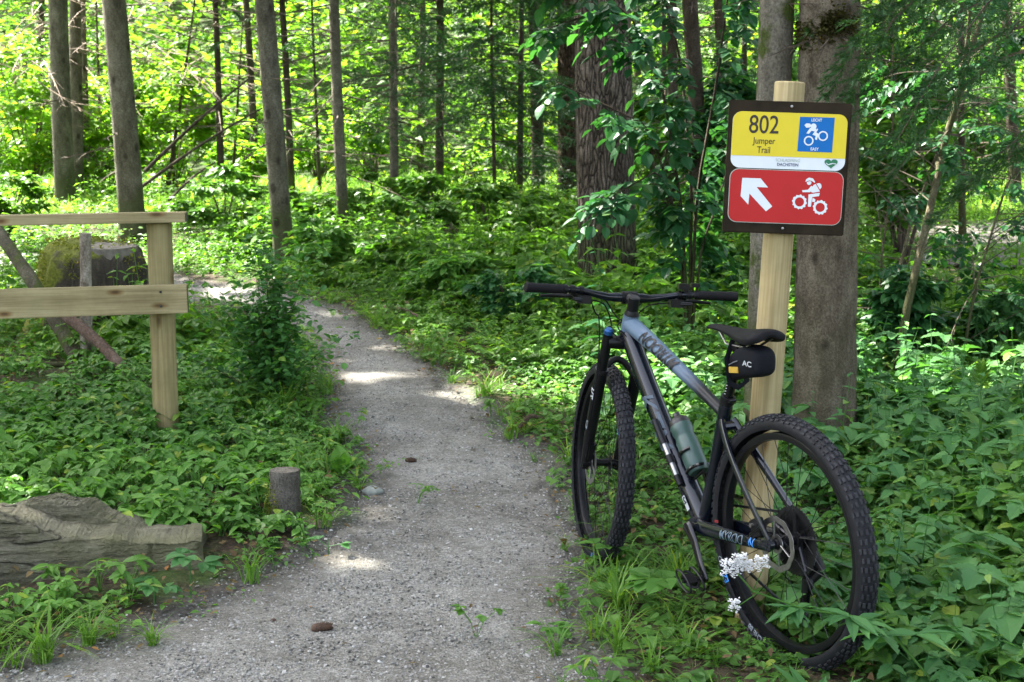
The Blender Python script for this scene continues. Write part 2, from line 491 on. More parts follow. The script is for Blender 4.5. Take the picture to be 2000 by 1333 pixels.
def pl_rosette(T, n=7, size=0.14, up=(.3, 1.0)):
    L = Leaves()
    for i in range(n):
        place(L, T, (0, 0, .01), i * 2.4 + U(-.3, .3), U(*up), U(-.25, .25), size * U(.7, 1.1))
    return L.get()

def pl_grass(n=26, h=0.22, w=0.004, spread=.03):
    L = Leaves()
    for i in range(n):
        a = U(0, 6.28); hh = h * U(.5, 1.1); reach = hh * U(.35, 1.5); b = U(0, 6.28); r0 = U(0, spread)
        p0 = np.array([math.cos(b) * r0, math.sin(b) * r0, 0]); d = np.array([math.cos(a), math.sin(a), 0]); q = np.array([-d[1], d[0], 0])
        pts = []
        for t in (0, .3, .6, .85, 1):
            pts.append(p0 + d * reach * t ** 1.8 + np.array([0, 0, hh * (t - .45 * t ** 3 * reach / hh)]))
        ws = [w * .8, w, w * .8, w * .45, 0]
        V = []
        for p, ww in zip(pts, ws): V += [p - q * ww, p + q * ww]
        F = []
        for k in range(4): F += [(2 * k, 2 * k + 1, 2 * k + 3), (2 * k, 2 * k + 3, 2 * k + 2)]
        L.add(np.array(V), np.array(F))
    return L.get()

def pl_scatter(T, n=8, r=.09, h=.05, size=.04):
    L = Leaves()
    a = U(0, 6.28, n); rr = r * np.sqrt(U(0, 1, n))
    pos = np.stack([rr * np.cos(a), rr * np.sin(a), U(.3, 1, n) * h], 1)
    place(L, T, pos, U(0, 6.28, n), U(-.4, .4, n), U(-.5, .5, n), size * U(.6, 1.2, n))
    return L.get()

def pl_compound(T, pairs=3, length=.22, size=.075, droop=-.5, stem=.0022):
    """pinnate leaf along +X with a pair of leaflets at each node"""
    L = Leaves()
    f = lambda t: np.array([length * t, 0, droop * length * t * t])
    L.add(*strip([f(t) for t in (0, .33, .66, 1)], [stem, stem, stem * .8, stem * .5]))
    for k in range(pairs):
        t = .35 + .6 * k / max(1, pairs)
        for s_ in (1, -1):
            place(L, T, f(t), s_ * U(.95, 1.25), droop * t * .6 + U(-.35, .05), U(-.3, .3), size * U(.8, 1.05))
    place(L, T, f(1), U(-.1, .1), droop + U(-.2, .1), U(-.2, .2), size * 1.1)
    return L.get()

def scatter(L, temps, pts, sc, tilt=0.15, zoff=0.0):
    k = rng.integers(0, len(temps), len(pts))
    z = gz(pts[:, 0], pts[:, 1]) + zoff
    P = np.column_stack([pts, z])
    for i, T in enumerate(temps):
        m = k == i
        n = int(m.sum())
        if not n: continue
        V, F = inst(T[0], T[1], P[m], rotm(U(0, 6.28, n), U(-tilt, tilt, n), U(-tilt, tilt, n)), (sc[m] if hasattr(sc, '__len__') else sc * U(.75, 1.25, n)))
        L.add(V, F)

# ------------------------------------------------------------------ path outline (world metres)
PX_LEFT = [(-60, 1345), (60, 1305), (190, 1262), (330, 1215), (420, 1168), (520, 1128), (610, 1095), (668, 1040), (700, 985), (728, 930),
           (712, 885), (672, 830), (650, 775), (648, 728), (625, 690), (596, 662), (560, 640), (520, 618), (455, 598), (370, 585)]
PX_RIGHT = [(1150, 1345), (1118, 1275), (1105, 1215), (1125, 1150), (1120, 1090), (1105, 1010), (1085, 945), (1030, 880), (960, 825),
            (890, 765), (820, 715), (765, 672), (715, 637), (660, 612), (605, 592), (540, 574), (455, 560), (370, 552)]
def resample(P, step):
    P = np.asarray(P, float); d = np.r_[0, np.cumsum(np.linalg.norm(np.diff(P, axis=0), axis=1))]
    # smooth through the points (Catmull-Rom)
    out = []
    for i in range(len(P) - 1):
        p0, p1, p2, p3 = P[max(i - 1, 0)], P[i], P[i + 1], P[min(i + 2, len(P) - 1)]
        for t in np.linspace(0, 1, 12, endpoint=False):
            out.append(.5 * ((2 * p1) + (-p0 + p2) * t + (2 * p0 - 5 * p1 + 4 * p2 - p3) * t * t + (-p0 + 3 * p1 - 3 * p2 + p3) * t ** 3))
    out.append(P[-1]); P = np.array(out)
    d = np.r_[0, np.cumsum(np.linalg.norm(np.diff(P, axis=0), axis=1))]
    s = np.arange(0, d[-1], step)
    return np.column_stack([np.interp(s, d, P[:, 0]), np.interp(s, d, P[:, 1])])
eL = np.array([at(*p)[:2] for p in PX_LEFT]); eR = np.array([at(*p)[:2] for p in PX_RIGHT])
eL = np.vstack([[[-2.2, 1.2], [-1.9, 2.4]], eL, [[-4.6, 13.6], [-6.2, 12.6], [-6.6, 11.0], [-5.8, 9.7], [-4.6, 9.15], [-3.7, 8.95]]])
eR = np.vstack([[[1.0, 1.2], [.6, 2.4]], eR, [[-4.9, 15.2], [-7.2, 14.2], [-8.0, 11.2], [-7.0, 8.9], [-4.9, 8.45], [-3.45, 8.7]]])
def jit(P, a):
    s = np.arange(len(P)) * 0.06
    n = np.gradient(P, axis=0); n = np.stack([-n[:, 1], n[:, 0]], 1); n /= np.linalg.norm(n, axis=1, keepdims=True) + 1e-9
    w = np.sin(s * 5.1 + a) * .03 + np.sin(s * 13.7 + 2 * a) * .02 + np.sin(s * 31 + a) * .012 + rng.normal(0, .008, len(P))
    return P + n * w[:, None]
dL, dR = jit(resample(eL, .06), 1.0), jit(resample(eR, .06), 4.0)
POLY = np.vstack([dL, dR[::-1]])
def inside(x, y, poly=POLY):
    px, py = poly[:, 0], poly[:, 1]; qx, qy = np.roll(px, -1), np.roll(py, -1)
    r = np.zeros(len(x), bool)
    for i in range(0, len(px)):
        if py[i] == qy[i]: continue
        c = (py[i] > y) != (qy[i] > y)
        if c.any(): r ^= c & (x < (qx[i] - px[i]) * (y - py[i]) / (qy[i] - py[i]) + px[i])
    return r
EDGE = POLY[::2]
def edge_dist(x, y):
    P = np.column_stack([x, y]); out = np.empty(len(P))
    for i in range(0, len(P), 4000):
        out[i:i + 4000] = np.sqrt(((P[i:i + 4000, None] - EDGE[None]) ** 2).sum(2).min(1))
    return out

# ------------------------------------------------------------------ ground sheet
def graded(lo, hi, mid0, mid1, fine, coarse):
    a = list(np.arange(mid0, mid1, fine)); b = []; x = mid0; st = fine
    while x > lo: st = min(st * 1.15, coarse); x -= st; b.append(x)
    c = []; x = mid1; st = fine
    while x < hi: c.append(x); st = min(st * 1.15, coarse); x += st
    c.append(hi)
    return np.array(b[::-1] + a + c)
gx, gy = graded(-140, 140, -6, 6, .07, 4), graded(-40, 190, 1.5, 15, .07, 4)
X, Y = np.meshgrid(gx, gy)
fx, fy = X.ravel(), Y.ravel()
near = (fy < 17) & (np.abs(fx) < 9)
ed = np.full(len(fx), 9.0); ed[near] = edge_dist(fx[near], fy[near])
ins = np.zeros(len(fx), bool); ins[near] = inside(fx[near], fy[near])
Z = gz(fx, fy) + np.where(ins, -0.02, np.clip(ed, 0, .25) * .10)
Z = Z + np.sin(fx * 23 + 3 * np.sin(fy * 9)) * np.sin(fy * 19 + fx * 5) * .006 * np.clip(ed * 4, 0, 1)
ny, nx = X.shape
I = np.arange(nx * ny).reshape(ny, nx)
F4 = np.stack([I[:-1, :-1], I[:-1, 1:], I[1:, 1:], I[1:, :-1]], -1).reshape(-1, 4)
m, nt, b = nodes_of('forest_soil')
v = coords(nt); n1 = noise(nt, v, 3.0, 6); n2 = noise(nt, v, 45, 5, 0.7); n3 = noise(nt, v, 0.6, 4)
col = ramp(nt, n2, [(0.25, (0.018, 0.013, 0.009)), (0.5, (0.045, 0.033, 0.022)), (0.68, (0.10, 0.075, 0.05)), (0.8, (0.16, 0.13, 0.09))])
col = mix(nt, ramp(nt, n1, [(0.45, (0, 0, 0)), (0.6, (.8, .8, .8))]), col, ramp(nt, n2, [(0.3, (0.02, 0.045, 0.01)), (0.7, (0.06, 0.10, 0.02))]))
at_ = nt.nodes.new('ShaderNodeAttribute'); at_.attribute_name = 'edge'
grav = ramp(nt, n2, [(0.3, (0.06, 0.056, 0.05)), (0.55, (0.15, 0.145, 0.135)), (0.75, (0.30, 0.29, 0.28))])
fade = ramp(nt, at_.outputs['Fac'], [(0.0, (.85, .85, .85)), (0.16, (0, 0, 0))])
col = mix(nt, fade, col, grav)
sx = nt.nodes.new('ShaderNodeSeparateXYZ'); nt.links.new(v, sx.inputs[0])
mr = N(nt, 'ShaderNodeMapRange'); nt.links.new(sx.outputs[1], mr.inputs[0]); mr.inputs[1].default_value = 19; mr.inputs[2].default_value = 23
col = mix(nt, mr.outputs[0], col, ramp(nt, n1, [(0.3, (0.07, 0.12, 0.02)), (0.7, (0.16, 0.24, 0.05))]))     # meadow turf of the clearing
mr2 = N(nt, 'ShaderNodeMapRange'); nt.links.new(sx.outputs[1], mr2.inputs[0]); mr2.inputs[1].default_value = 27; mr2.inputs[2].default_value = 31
col = mix(nt, mr2.outputs[0], col, ramp(nt, n1, [(0.3, (0.02, 0.035, 0.010)), (0.6, (0.035, 0.05, 0.015)), (0.8, (0.06, 0.055, 0.025))]))     # litter floor of the wooded slope, forest shade put into its dark colour
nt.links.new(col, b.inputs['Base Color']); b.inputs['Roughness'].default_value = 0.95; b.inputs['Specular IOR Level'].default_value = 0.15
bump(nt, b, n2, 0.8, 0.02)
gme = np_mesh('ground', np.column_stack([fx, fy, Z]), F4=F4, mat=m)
gme.attributes.new('edge', 'FLOAT', 'POINT').data.foreach_set('value', ed.astype(np.float32))
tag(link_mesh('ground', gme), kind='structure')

# gravel path: sheet with loose stones lying in it
xs, ys = np.meshgrid(np.arange(-8.2, 2.2, .05), np.arange(1.2, 15.4, .05))
ih, iw = xs.shape
mk = inside(xs.ravel(), ys.ravel()).reshape(ih, iw)
pe = edge_dist(xs.ravel(), ys.ravel()).reshape(ih, iw)
pz = gz(xs, ys) + .004 + .012 * np.clip(pe / .3, 0, 1)
pz += np.sin(xs * 9 + 4 * np.sin(ys * 3.1)) * np.sin(ys * 11 + xs * 3) * .003
cell = mk[:-1, :-1] | mk[1:, :-1] | mk[:-1, 1:] | mk[1:, 1:]
I = np.arange(ih * iw).reshape(ih, iw)
F4 = np.stack([I[:-1, :-1], I[:-1, 1:], I[1:, 1:], I[1:, :-1]], -1)[cell]
# cells on the rim drop under the soil so the border is ragged
pz = np.where(mk, pz, pz - .02)
used, inv = np.unique(F4.ravel(), return_inverse=True)
PV = np.column_stack([xs.ravel(), ys.ravel(), pz.ravel()])[used]
PF4 = inv.reshape(-1, 4)
pdp = pe.ravel()[used]
m, nt, b = nodes_of('crushed_stone')
v = coords(nt); vo = N(nt, 'ShaderNodeTexVoronoi', Scale=120.0); nt.links.new(v, vo.inputs['Vector'])
n2 = noise(nt, v, 160, 4, 0.7); n1 = noise(nt, v, 1.6, 5, .6); n4 = noise(nt, v, 14, 5, .65)
sep = nt.nodes.new('ShaderNodeSeparateColor'); nt.links.new(vo.outputs['Color'], sep.inputs[0])
col = ramp(nt, sep.outputs[0], [(0.0, (0.09, 0.087, 0.076)), (0.5, (0.205, 0.200, 0.180)), (0.85, (0.33, 0.325, 0.298)), (1.0, (0.44, 0.435, 0.41))])
col = mix(nt, .5, col, ramp(nt, n2, [(0.3, (0.10, 0.097, 0.085)), (0.7, (0.38, 0.372, 0.342))]))
col = mix(nt, .8, col, ramp(nt, n1, [(0.35, (0.66, 0.64, 0.60)), (0.58, (1.08, 1.08, 1.06))]), 'MULTIPLY')
col = mix(nt, .6, col, ramp(nt, n4, [(0.3, (0.6, 0.57, 0.52)), (0.6, (1.08, 1.08, 1.08))]), 'MULTIPLY')
nt.links.new(col, b.inputs['Base Color']); b.inputs['Roughness'].default_value = 0.9; b.inputs['Specular IOR Level'].default_value = 0.2
mh = N(nt, 'ShaderNodeMath', operation='ADD'); nt.links.new(n2, mh.inputs[0]); nt.links.new(vo.outputs['Distance'], mh.inputs[1])
bump(nt, b, mh.outputs[0], 0.9, 0.008)
atr = nt.nodes.new('ShaderNodeAttribute'); atr.attribute_name = 'rim'
col2 = mix(nt, ramp(nt, atr.outputs['Fac'], [(0.02, (.85, .85, .85)), (0.22, (0, 0, 0))]), col, ramp(nt, n4, [(.3, (.06, .053, .042)), (.7, (.18, .165, .14))]))
nt.links.new(col2, b.inputs['Base Color'])
m_grav = m
m, nt, b = nodes_of('loose_stone')
g = nt.nodes.new('ShaderNodeNewGeometry')
nt.links.new(ramp(nt, g.outputs['Random Per Island'], [(0.0, (0.045, 0.044, 0.040)), (0.35, (0.15, 0.146, 0.130)), (0.85, (0.29, 0.285, 0.262)), (0.98, (0.37, 0.365, 0.34)), (1.0, (0.46, 0.455, 0.43))]), b.inputs['Base Color'])
b.inputs['Roughness'].default_value = 0.85
m_stone = m
K = 150000
yy = 2.7 + (13 - 2.7) * U(0, 1, K) ** 1.7; xx = U(-3.6, 1.6, K)
xx += np.where(yy > 9, -1.0, 0)
di = inside(xx, yy); dd = edge_dist(xx, yy)
ok = di | (dd < .22 * U(0, 1, K) ** 2)
xx, yy, di, dd = xx[ok], yy[ok], di[ok], dd[ok]
sc = .0028 + .0034 * U(0, 1, len(xx)) ** 2 + .004 * (U(0, 1, len(xx)) > .99)
oc = np.array([(1, 0, 0), (0, 1, 0), (-1, 0, 0), (0, -1, 0), (.2, .1, .62), (-.1, -.1, -.6)], float)
of = np.array([(0, 1, 4), (1, 2, 4), (2, 3, 4), (3, 0, 4), (1, 0, 5), (2, 1, 5), (3, 2, 5), (0, 3, 5)])
zz = gz(xx, yy) + np.where(di, .012 * np.clip(dd / .3, 0, 1) + .004, np.clip(dd, 0, .25) * .1) + sc * .25
sc3 = sc[:, None] * U(.6, 1.5, (len(xx), 3))
SV, SF = inst(oc, of, np.column_stack([xx, yy, zz]), rotm(U(0, 6.28, len(xx)), U(-.5, .5, len(xx)), U(-.5, .5, len(xx))), sc3)
pm = np_mesh('gravel_path', np.vstack([PV, SV]), F3=SF + len(PV), F4=PF4, mat=[m_grav, m_stone], smooth=False,
             M=np.r_[np.ones(len(SF)), np.zeros(len(PF4))])
rim = np.r_[np.clip(pdp + .05 * np.sin(PV[:, 0] * 13) * np.sin(PV[:, 1] * 11), 0, 1), np.full(len(SV), 1.0)]
pm.attributes.new('rim', 'FLOAT', 'POINT').data.foreach_set('value', rim.astype(np.float32))
tag(link_mesh('gravel_path', pm), kind='structure')

# ------------------------------------------------------------------ trees
def trunk_mesh(name, base, direc, h, r0, mat, n=20, rows=46, flare=1.35, wob=.03, r_top=.35, sink=.15):
    """tapered, slightly irregular trunk; base at z=0 of its own tree"""
    d = np.asarray(direc, float); d /= np.linalg.norm(d)
    t = np.r_[np.linspace(-sink, 3.0, rows // 2), np.linspace(3.0, h, rows // 2 + 1)[1:]]
    ph = U(0, 6.28, 4)
    V = []; F = []
    for tt in t:
        c = d * tt + np.array([math.sin(tt * .5 + ph[0]) * wob * min(1, max(tt, 0) / 3), math.sin(tt * .43 + ph[1]) * wob * .6 * min(1, max(tt, 0) / 3), 0])
        r = r0 * (1 + (flare - 1) * math.exp(-max(tt, 0) / .18)) * (1 - (1 - r_top) * max(tt, 0) / h)
        a = np.arange(n) * 2 * math.pi / n
        fl = math.exp(-max(tt, 0) / .25)
        rr = r * (1 + .035 * np.sin(2 * a + ph[2] + tt * .3) + .03 * np.sin(3 * a + ph[3] - tt * .8) + fl * .12 * np.sin(5 * a + ph[0]) + rng.normal(0, .012, n))
        V.append(np.stack([c[0] + rr * np.cos(a), c[1] + rr * np.sin(a), np.full(n, c[2])], 1))
    m_ = len(t)
    for i in range(m_ - 1):
        for k in range(n):
            k2 = (k + 1) % n; F.append((i * n + k, i * n + k2, (i + 1) * n + k2, (i + 1) * n + k))
    return np_mesh(name, np.vstack(V), F4=np.array(F), mat=mat), d

def needle_branch(Lm, base, yaw, L, droop=.5, rise=.15, twigs=26, nl=.045, nw=.006, per=14, dens=1.0, hang=.35):
    """one spruce bough: axis, side twigs hanging from it, needles along each twig"""
    ca, sa = math.cos(yaw), math.sin(yaw)
    ax = lambda t: np.array([L * t, 0, rise * L * t - droop * L * t * t])
    R = np.array([[ca, -sa, 0], [sa, ca, 0], [0, 0, 1]])
    w = [.012 * L / 1.2 + .002, .008, .005, .003, .0015]
    V, F = strip([ax(t) for t in (0, .25, .5, .75, 1)], w)
    segs_a = []; segs_d = []
    for k in range(twigs):
        t = .12 + .88 * (k + U(0, .8)) / twigs
        p = ax(min(t, 1)); l = L * (.42 * (1 - t) + .12) * U(.6, 1.1)
        s_ = 1 if k % 2 else -1
        ang = U(.7, 1.2) * s_
        dd = np.array([math.cos(ang), math.sin(ang), -U(.1, .1 + hang * 2)])
        dd /= np.linalg.norm(dd)
        segs_a.append(p); segs_d.append(dd * l)
        if U(0, 1) < .6:
            q = p + dd * l * .5; e2 = np.array([math.cos(ang * .4), math.sin(ang * .4), -U(.1, .5)]); segs_a.append(q); segs_d.append(e2 * l * .45)
    A = np.array(segs_a); D = np.array(segs_d)
    tt = np.linspace(.02, 1, per)
    P = (A[:, None] + D[:, None] * tt[None, :, None]); P[..., 2] -= (tt ** 2 * .12 * np.linalg.norm(D, axis=1)[:, None])
    P = P.reshape(-1, 3); DD = np.repeat(D / np.linalg.norm(D, axis=1, keepdims=True), per, 0)
    n = len(P)
    keep = U(0, 1, n) < dens; P, DD = P[keep], DD[keep]; n = len(P)
    sd = rng.normal(0, 1, (n, 3)); sd -= DD * (sd * DD).sum(1, keepdims=True); sd /= np.linalg.norm(sd, axis=1, keepdims=True)
    tip = P + (DD * .75 + sd * .75) * nl * U(.7, 1.3, (n, 1))
    side = np.cross(DD, sd) * nw
    NV = np.stack([P - side, P + side, tip], 1).reshape(-1, 3); NF = np.arange(3 * n).reshape(-1, 3)
    V = V @ R.T + base; NV = NV @ R.T + base
    return (V, F), (NV, NF)

def dead_twig(L_, base, yaw, L, rise=-.1, w=.006, forks=3):
    d = np.array([math.cos(yaw), math.sin(yaw), rise]); q = np.array([-d[1], d[0], 0])
    b1, b2 = U(-.12, .12), U(-.15, .05)
    f = lambda t: base + d * L * t + q * b1 * L * t * t + np.array([0, 0, b2 * L * t * t])
    L_.add(*strip([f(t) for t in (0, .3, .6, .85, 1)], [w, w * .8, w * .55, w * .35, w * .15]))
    for k in range(forks):
        t = U(.3, .9); s_ = U(-1, 1); l = L * U(.2, .5) * (1.1 - t)
        e = d * .7 + q * s_ + np.array([0, 0, U(-.5, .25)])
        p = f(t)
        L_.add(*strip([p, p + e * l * .5 + np.array([0, 0, U(-.04, .02)]), p + e * l], [w * .5, w * .35, w * .1]))

def bough(t, a, b_):
    (V1, F1), (V2, F2) = a, b_
    link_mesh('bough', np_mesh('bough', np.vstack([V1, V2]), F3=np.vstack([F1, F2 + len(V1)]), mat=[MAT['twig'], MAT['needle']], smooth=False, M=np.r_[np.zeros(len(F1)), np.ones(len(F2))]), t)

def tree(ub, vb, ut, wpx, label, name='spruce_tree', bark='bark_spruce', h=16, Yset=None, dead=(10, .9, 2.4), live=None, crown_from=6.0, crown=True,
         cat='tree', group=None, r_top=.35, flare=1.3, crown_r=2.2, base=None, zmin=.9, vt=0, scar=None):
    """ub,vb / ut: where its foot and its crossing of the top edge are seen; wpx: trunk width seen low down"""
    B = at(ub, vb) if base is None else np.array(base)
    T_ = on_plane(ut, vt, B[1]); d = T_ - B
    dep = B[1]
    t = empty(name, tuple(B), label, cat, group)
    me, dv = trunk_mesh('trunk', B, d, h, wpx / 2 / FPX * dep, MAT[bark], flare=flare, r_top=r_top)
    link_mesh('trunk', me, t)
    r0 = wpx / 2 / FPX * dep
    if dead:
        nd, ln, top = dead
        for k in range(nd):
            z = U(zmin, max(top, zmin + .2)); Lm = Leaves()
            dead_twig(Lm, dv * z, U(0, 6.28), ln * U(.5, 1.3), U(-.35, .15), .004 + .0004 * dep, 5)
            link_mesh('dead_branch', Lm.mesh('dead_branch', MAT['twig']), t)
    if scar:
        n_ = 1500; a_ = rng.normal(-2.1, .55, n_); z_ = scar[0] + rng.normal(0, .035, n_) + .03 * np.sin(3 * a_)
        rr_ = r0 * .97 + np.abs(rng.normal(0, .012, n_)); c_ = dv[:2] / dv[2]
        Lm = Leaves(); place(Lm, LEAF_FAR, np.column_stack([c_[0] * z_ + rr_ * np.cos(a_), c_[1] * z_ + rr_ * np.sin(a_), z_]), a_ + U(-1, 1, n_), U(-.8, .6, n_), U(-1, 1, n_), U(.012, .028, n_))
        MAT['scar_moss'] = leaf_mat('scar_moss', (0.025, 0.024, 0.008), (0.05, 0.045, 0.014), (0.085, 0.085, 0.022), .2, .8, .1, 6)
        link_mesh('moss', Lm.mesh('moss', MAT['scar_moss']), t)
        for q_ in (-2.5, -1.9, -1.5): 
            Lm = Leaves(); dead_twig(Lm, np.array([c_[0] * scar[0] + r0 * .9 * math.cos(q_), c_[1] * scar[0] + r0 * .9 * math.sin(q_), scar[0] - .04]), q_, U(.2, .5), -.3, .006, 4); link_mesh('dead_branch', Lm.mesh('dead_branch', MAT['twig']), t)
    Ln = Leaves(); Lw = Leaves(); hasl = False
    if live:
        nb, ln, z0, z1, dens = live
        for k in range(nb):
            z = U(z0, z1)
            a, b_ = needle_branch(None, dv * z, U(0, 6.28), ln * U(.6, 1.25) * (1.1 - .3 * (z - z0) / max(.1, z1 - z0)), droop=U(.2, .6), rise=U(-.1, .3), twigs=22,
                                  nl=.03 + .0016 * dep, nw=.003 + .00022 * dep, per=12, dens=dens)
            bough(t, a, b_)
    if crown:
        nb = 46
        for k in range(nb):
            f = (k + U(0, 1)) / nb; z = crown_from + (h - crown_from) * f
            l = crown_r * (1 - f) ** .8 + .3
            a, b_ = needle_branch(None, dv * z, k * 2.4, l * U(.8, 1.2), droop=.35, rise=.05, twigs=10, nl=.30, nw=.07, per=4, hang=.3)
            Lw.add(*a); Ln.add(*b_); hasl = True
    if hasl:
        V1, F1 = Ln.get(); V2, F2 = Lw.get()
        link_mesh('crown', np_mesh('crown', np.vstack([V1, V2]), F3=np.vstack([F1, F2 + len(V1)]), mat=[MAT['needle'], MAT['twig']], smooth=False, M=np.r_[np.zeros(len(F1)), np.ones(len(F2))]), t)
    return t

tree(128, 420, 112, 40, 'slim grey spruce trunk at the left edge, standing in front of two thinner trunks', dead=(12, .8, 3.6), crown_from=5.5)
tree(150, 405, 150, 26, 'thin grey-brown trunk close behind the leftmost spruce trunk', h=13, dead=(14, 1.0, 3.6), crown_from=6)
tree(172, 400, 165, 13, 'very thin pale trunk squeezed behind the pair at the far left', h=10, dead=(8, .7, 3.0), crown=False)
tree(262, 482, 220, 49, 'stout grey spruce trunk rising behind the mossy stump and fence post', dead=(9, .9, 3.0), h=18, crown_from=6)
tree(202, 372, 186, 8, 'sapling with a wavy dark stem just left of the stout spruce behind the stump', name='sapling', bark='bark_dark', h=4.5, dead=(6, .4, 3.5), crown=False)
tree(434, 400, 417, 14, 'thin dark trunk standing alone between the stout spruce and the leaning spruce', bark='bark_dark', h=9, dead=(18, 1.0, 3.6), live=(7, 1.0, 2.2, 4.6, .6), crown_from=4.5, crown_r=1.2)
tree(557, 520, 512, 39, 'leaning grey spruce trunk in the middle left where the path bends away', dead=(22, 1.3, 3.6), h=18, crown_from=6)
tree(571, 400, 549, 15, 'thin trunk right behind the leaning spruce of the middle left', bark='bark_dark', h=10, dead=(20, 1.0, 3.6), crown_from=5, crown_r=1.3)
tree(673, 485, 649, 24, 'slim dark-flecked trunk right of the leaning spruce, with short dead twigs', bark='bark_spruce', h=13, dead=(26, 1.1, 3.2), live=(9, 1.5, 1.7, 4.0, .75), crown_from=4.5)
tree(770, 440, 771, 19, 'straight brown trunk with spruce boughs near the middle of the wood edge', bark='bark_spruce', h=13, dead=(22, 1.2, 3.2), live=(26, 1.7, 1.5, 4.4, .85), crown_from=4.5)
tree(858, 395, 857, 17, 'straight slender spruce with drooping boughs left of the pale clearing', bark='bark_dark', h=12, dead=(20, 1.3, 3.4), live=(46, 1.9, 1.3, 4.8, .9), crown_from=4.5)
tree(967, 420, 962, 8, 'spindly young spruce with boughs to the ground at the clearing edge', name='young_spruce', bark='bark_dark', h=6, dead=(10, .6, 2.4), live=(60, 1.3, .7, 5.2, .9), crown=False)
tree(625, 395, 612, 8, 'pole-thin dead stem between the leaning spruce and the flecked trunk', name='dead_sapling', bark='bark_dark', h=4.4, dead=(10, .6, 3.4), crown=False)
tree(500, 372, 481, 16, 'distant dark trunk left of the leaning spruce', bark='bark_dark', h=10, dead=(10, 1.0, 3.6), live=(9, 1.4, 2.2, 4.4, .7), crown_from=5, crown_r=1.4)
tree(452, 385, 480, 7, 'thin slanting bare pole right of the lone dark trunk', name='dead_sapling', bark='bark_dark', h=3.4, dead=(8, .5, 2.8), crown=False)
tree(322, 395, 368, 9, 'thin sapling slanting to the right over the bright bushes', name='sapling', bark='bark_dark', h=4.0, dead=(8, .6, 3.2), crown=False, vt=90)
tree(1052, 390, 1046, 26, 'shaded spruce with dense boughs at the right side of the bright clearing', bark='bark_dark', h=13, dead=(10, 1.2, 3.0), live=(30, 1.8, 2.2, 4.8, .85), crown_from=4.5)
# right-hand side
tree(1186, 566, 1180, 112, 'thick plated larch trunk behind the handlebar', name='larch_tree', bark='bark_larch', h=20, dead=(5, .6, 4.0), crown_from=7, r_top=.5, flare=1.12, crown_r=2.8)
tree(1110, 400, 1112, 46, 'reddish brown shaded trunk behind the left side of the plated larch', name='larch_tree', bark='bark_brown', h=17, dead=(8, .9, 4), crown_from=7, r_top=.5)
tree(1487, 868, 1510, 70, 'pale moss-flecked trunk just left of the thick trunk behind the sign', bark='bark_mossy', h=16, dead=(3, .4, 2.6), crown_from=6.5, r_top=.6, flare=1.1, zmin=1.3)
tree(1606, 872, 1628, 122, 'thick grey trunk with a mossy scar directly behind the trail sign', bark='bark_grey', h=20, dead=(9, .5, 2.6), crown_from=7.5, r_top=.6, flare=1.12, crown_r=3.0, zmin=1.4, scar=(1.96, 1.3))
tree(1378, 520, 1352, 34, 'dark shaded trunk between the plated larch and the sign', bark='bark_dark', h=13, dead=(18, 1.0, 3.4), live=(6, 1.2, 2.0, 4.4, .6), crown_from=5)
tree(1318, 470, 1316, 22, 'thin dark trunk close to the right side of the plated larch', bark='bark_dark', h=11, dead=(12, .8, 3.4), crown_from=5, crown_r=1.4)
tree(1432, 470, 1408, 26, 'dim trunk half hidden behind the left edge of the trail sign', bark='bark_dark', h=12, dead=(14, 1.0, 3.4), crown_from=5, crown_r=1.4)
tree(1985, 420, 1962, 24, 'dark trunk at the right edge of the wood', bark='bark_dark', h=12, dead=(14, 1.2, 3.6), live=(14, 1.6, 1.9, 4.6, .8), crown_from=5)

for i, (u_, v_, hh_, lab) in enumerate([(75, 352, 9, 'dark spruce on the slope behind the far left bushes'), (820, 346, 11, 'dark spruce on the slope left of the slender spruce'),
        (1250, 352, 10, 'dark spruce far behind the right side of the plated larch'), (1400, 350, 10, 'dark spruce far behind the left edge of the sign'),
        (1720, 365, 10, 'dark spruce far behind the right side of the thick grey trunk'), (1880, 360, 10, 'dark spruce far behind the slanting pale stems')]):
    tree(u_, v_, u_ + U(-10, 10), 16, lab, bark='bark_dark', h=hh_, dead=None, live=(46, 2.6, .6, hh_ - 1, .75), crown=False)
for (u_, v_, lab) in [(1300, 430, 'bushy young spruce in the shade right of the plated larch'), (1455, 455, 'bushy young spruce in the shade behind the left edge of the sign'), (1740, 470, 'bushy young spruce right behind the thick grey trunk'), (1880, 480, 'bushy young spruce behind the slanting pale stems'), (1015, 415, 'bushy young spruce left of the reddish brown trunk')]:
    tree(u_, v_, u_, 14, lab, name='young_spruce', bark='bark_dark', h=6.5, dead=None, live=(44, 1.5, .5, 6, .8), crown=False)

# fallen poles leaning through the left background
def pole(p0, p1, w, label, bark='bark_dark', name='fallen_pole'):
    a, b_ = np.array(p0), np.array(p1)
    m_ = MB(); pts = [a + (b_ - a) * t + np.array([0, 0, math.sin(t * 3.1) * .05]) for t in np.linspace(0, 1, 8)]
    m_.tube(pts, list(np.linspace(w, w * .45, 8)), 7)
    o = m_.build(name, MAT[bark]); tag(o, label, 'fallen pole')
    for k in range(9):
        t = U(.2, 1); L_ = Leaves(); dead_twig(L_, a + (b_ - a) * t, U(0, 6.28), U(.3, .9), U(-.3, .5), .005, 4)
        link_mesh('dead_branch', L_.mesh('dead_branch', MAT['twig']), o)
def polepx(u0, v0, u1, v1, Y0, Y1, w, label):
    pole(on_plane(u0, v0, Y0), on_plane(u1, v1, Y1), w, label)
polepx(283, 335, 492, 150, 19, 20, .030, 'upper one of the leaning dead poles, resting toward the leaning spruce')
polepx(276, 366, 512, 212, 18.5, 19.5, .026, 'lower leaning dead pole right of the stout spruce')
polepx(330, 392, 420, 318, 18, 19, .022, 'short dead pole lying low between the two leaning poles and the herbs')

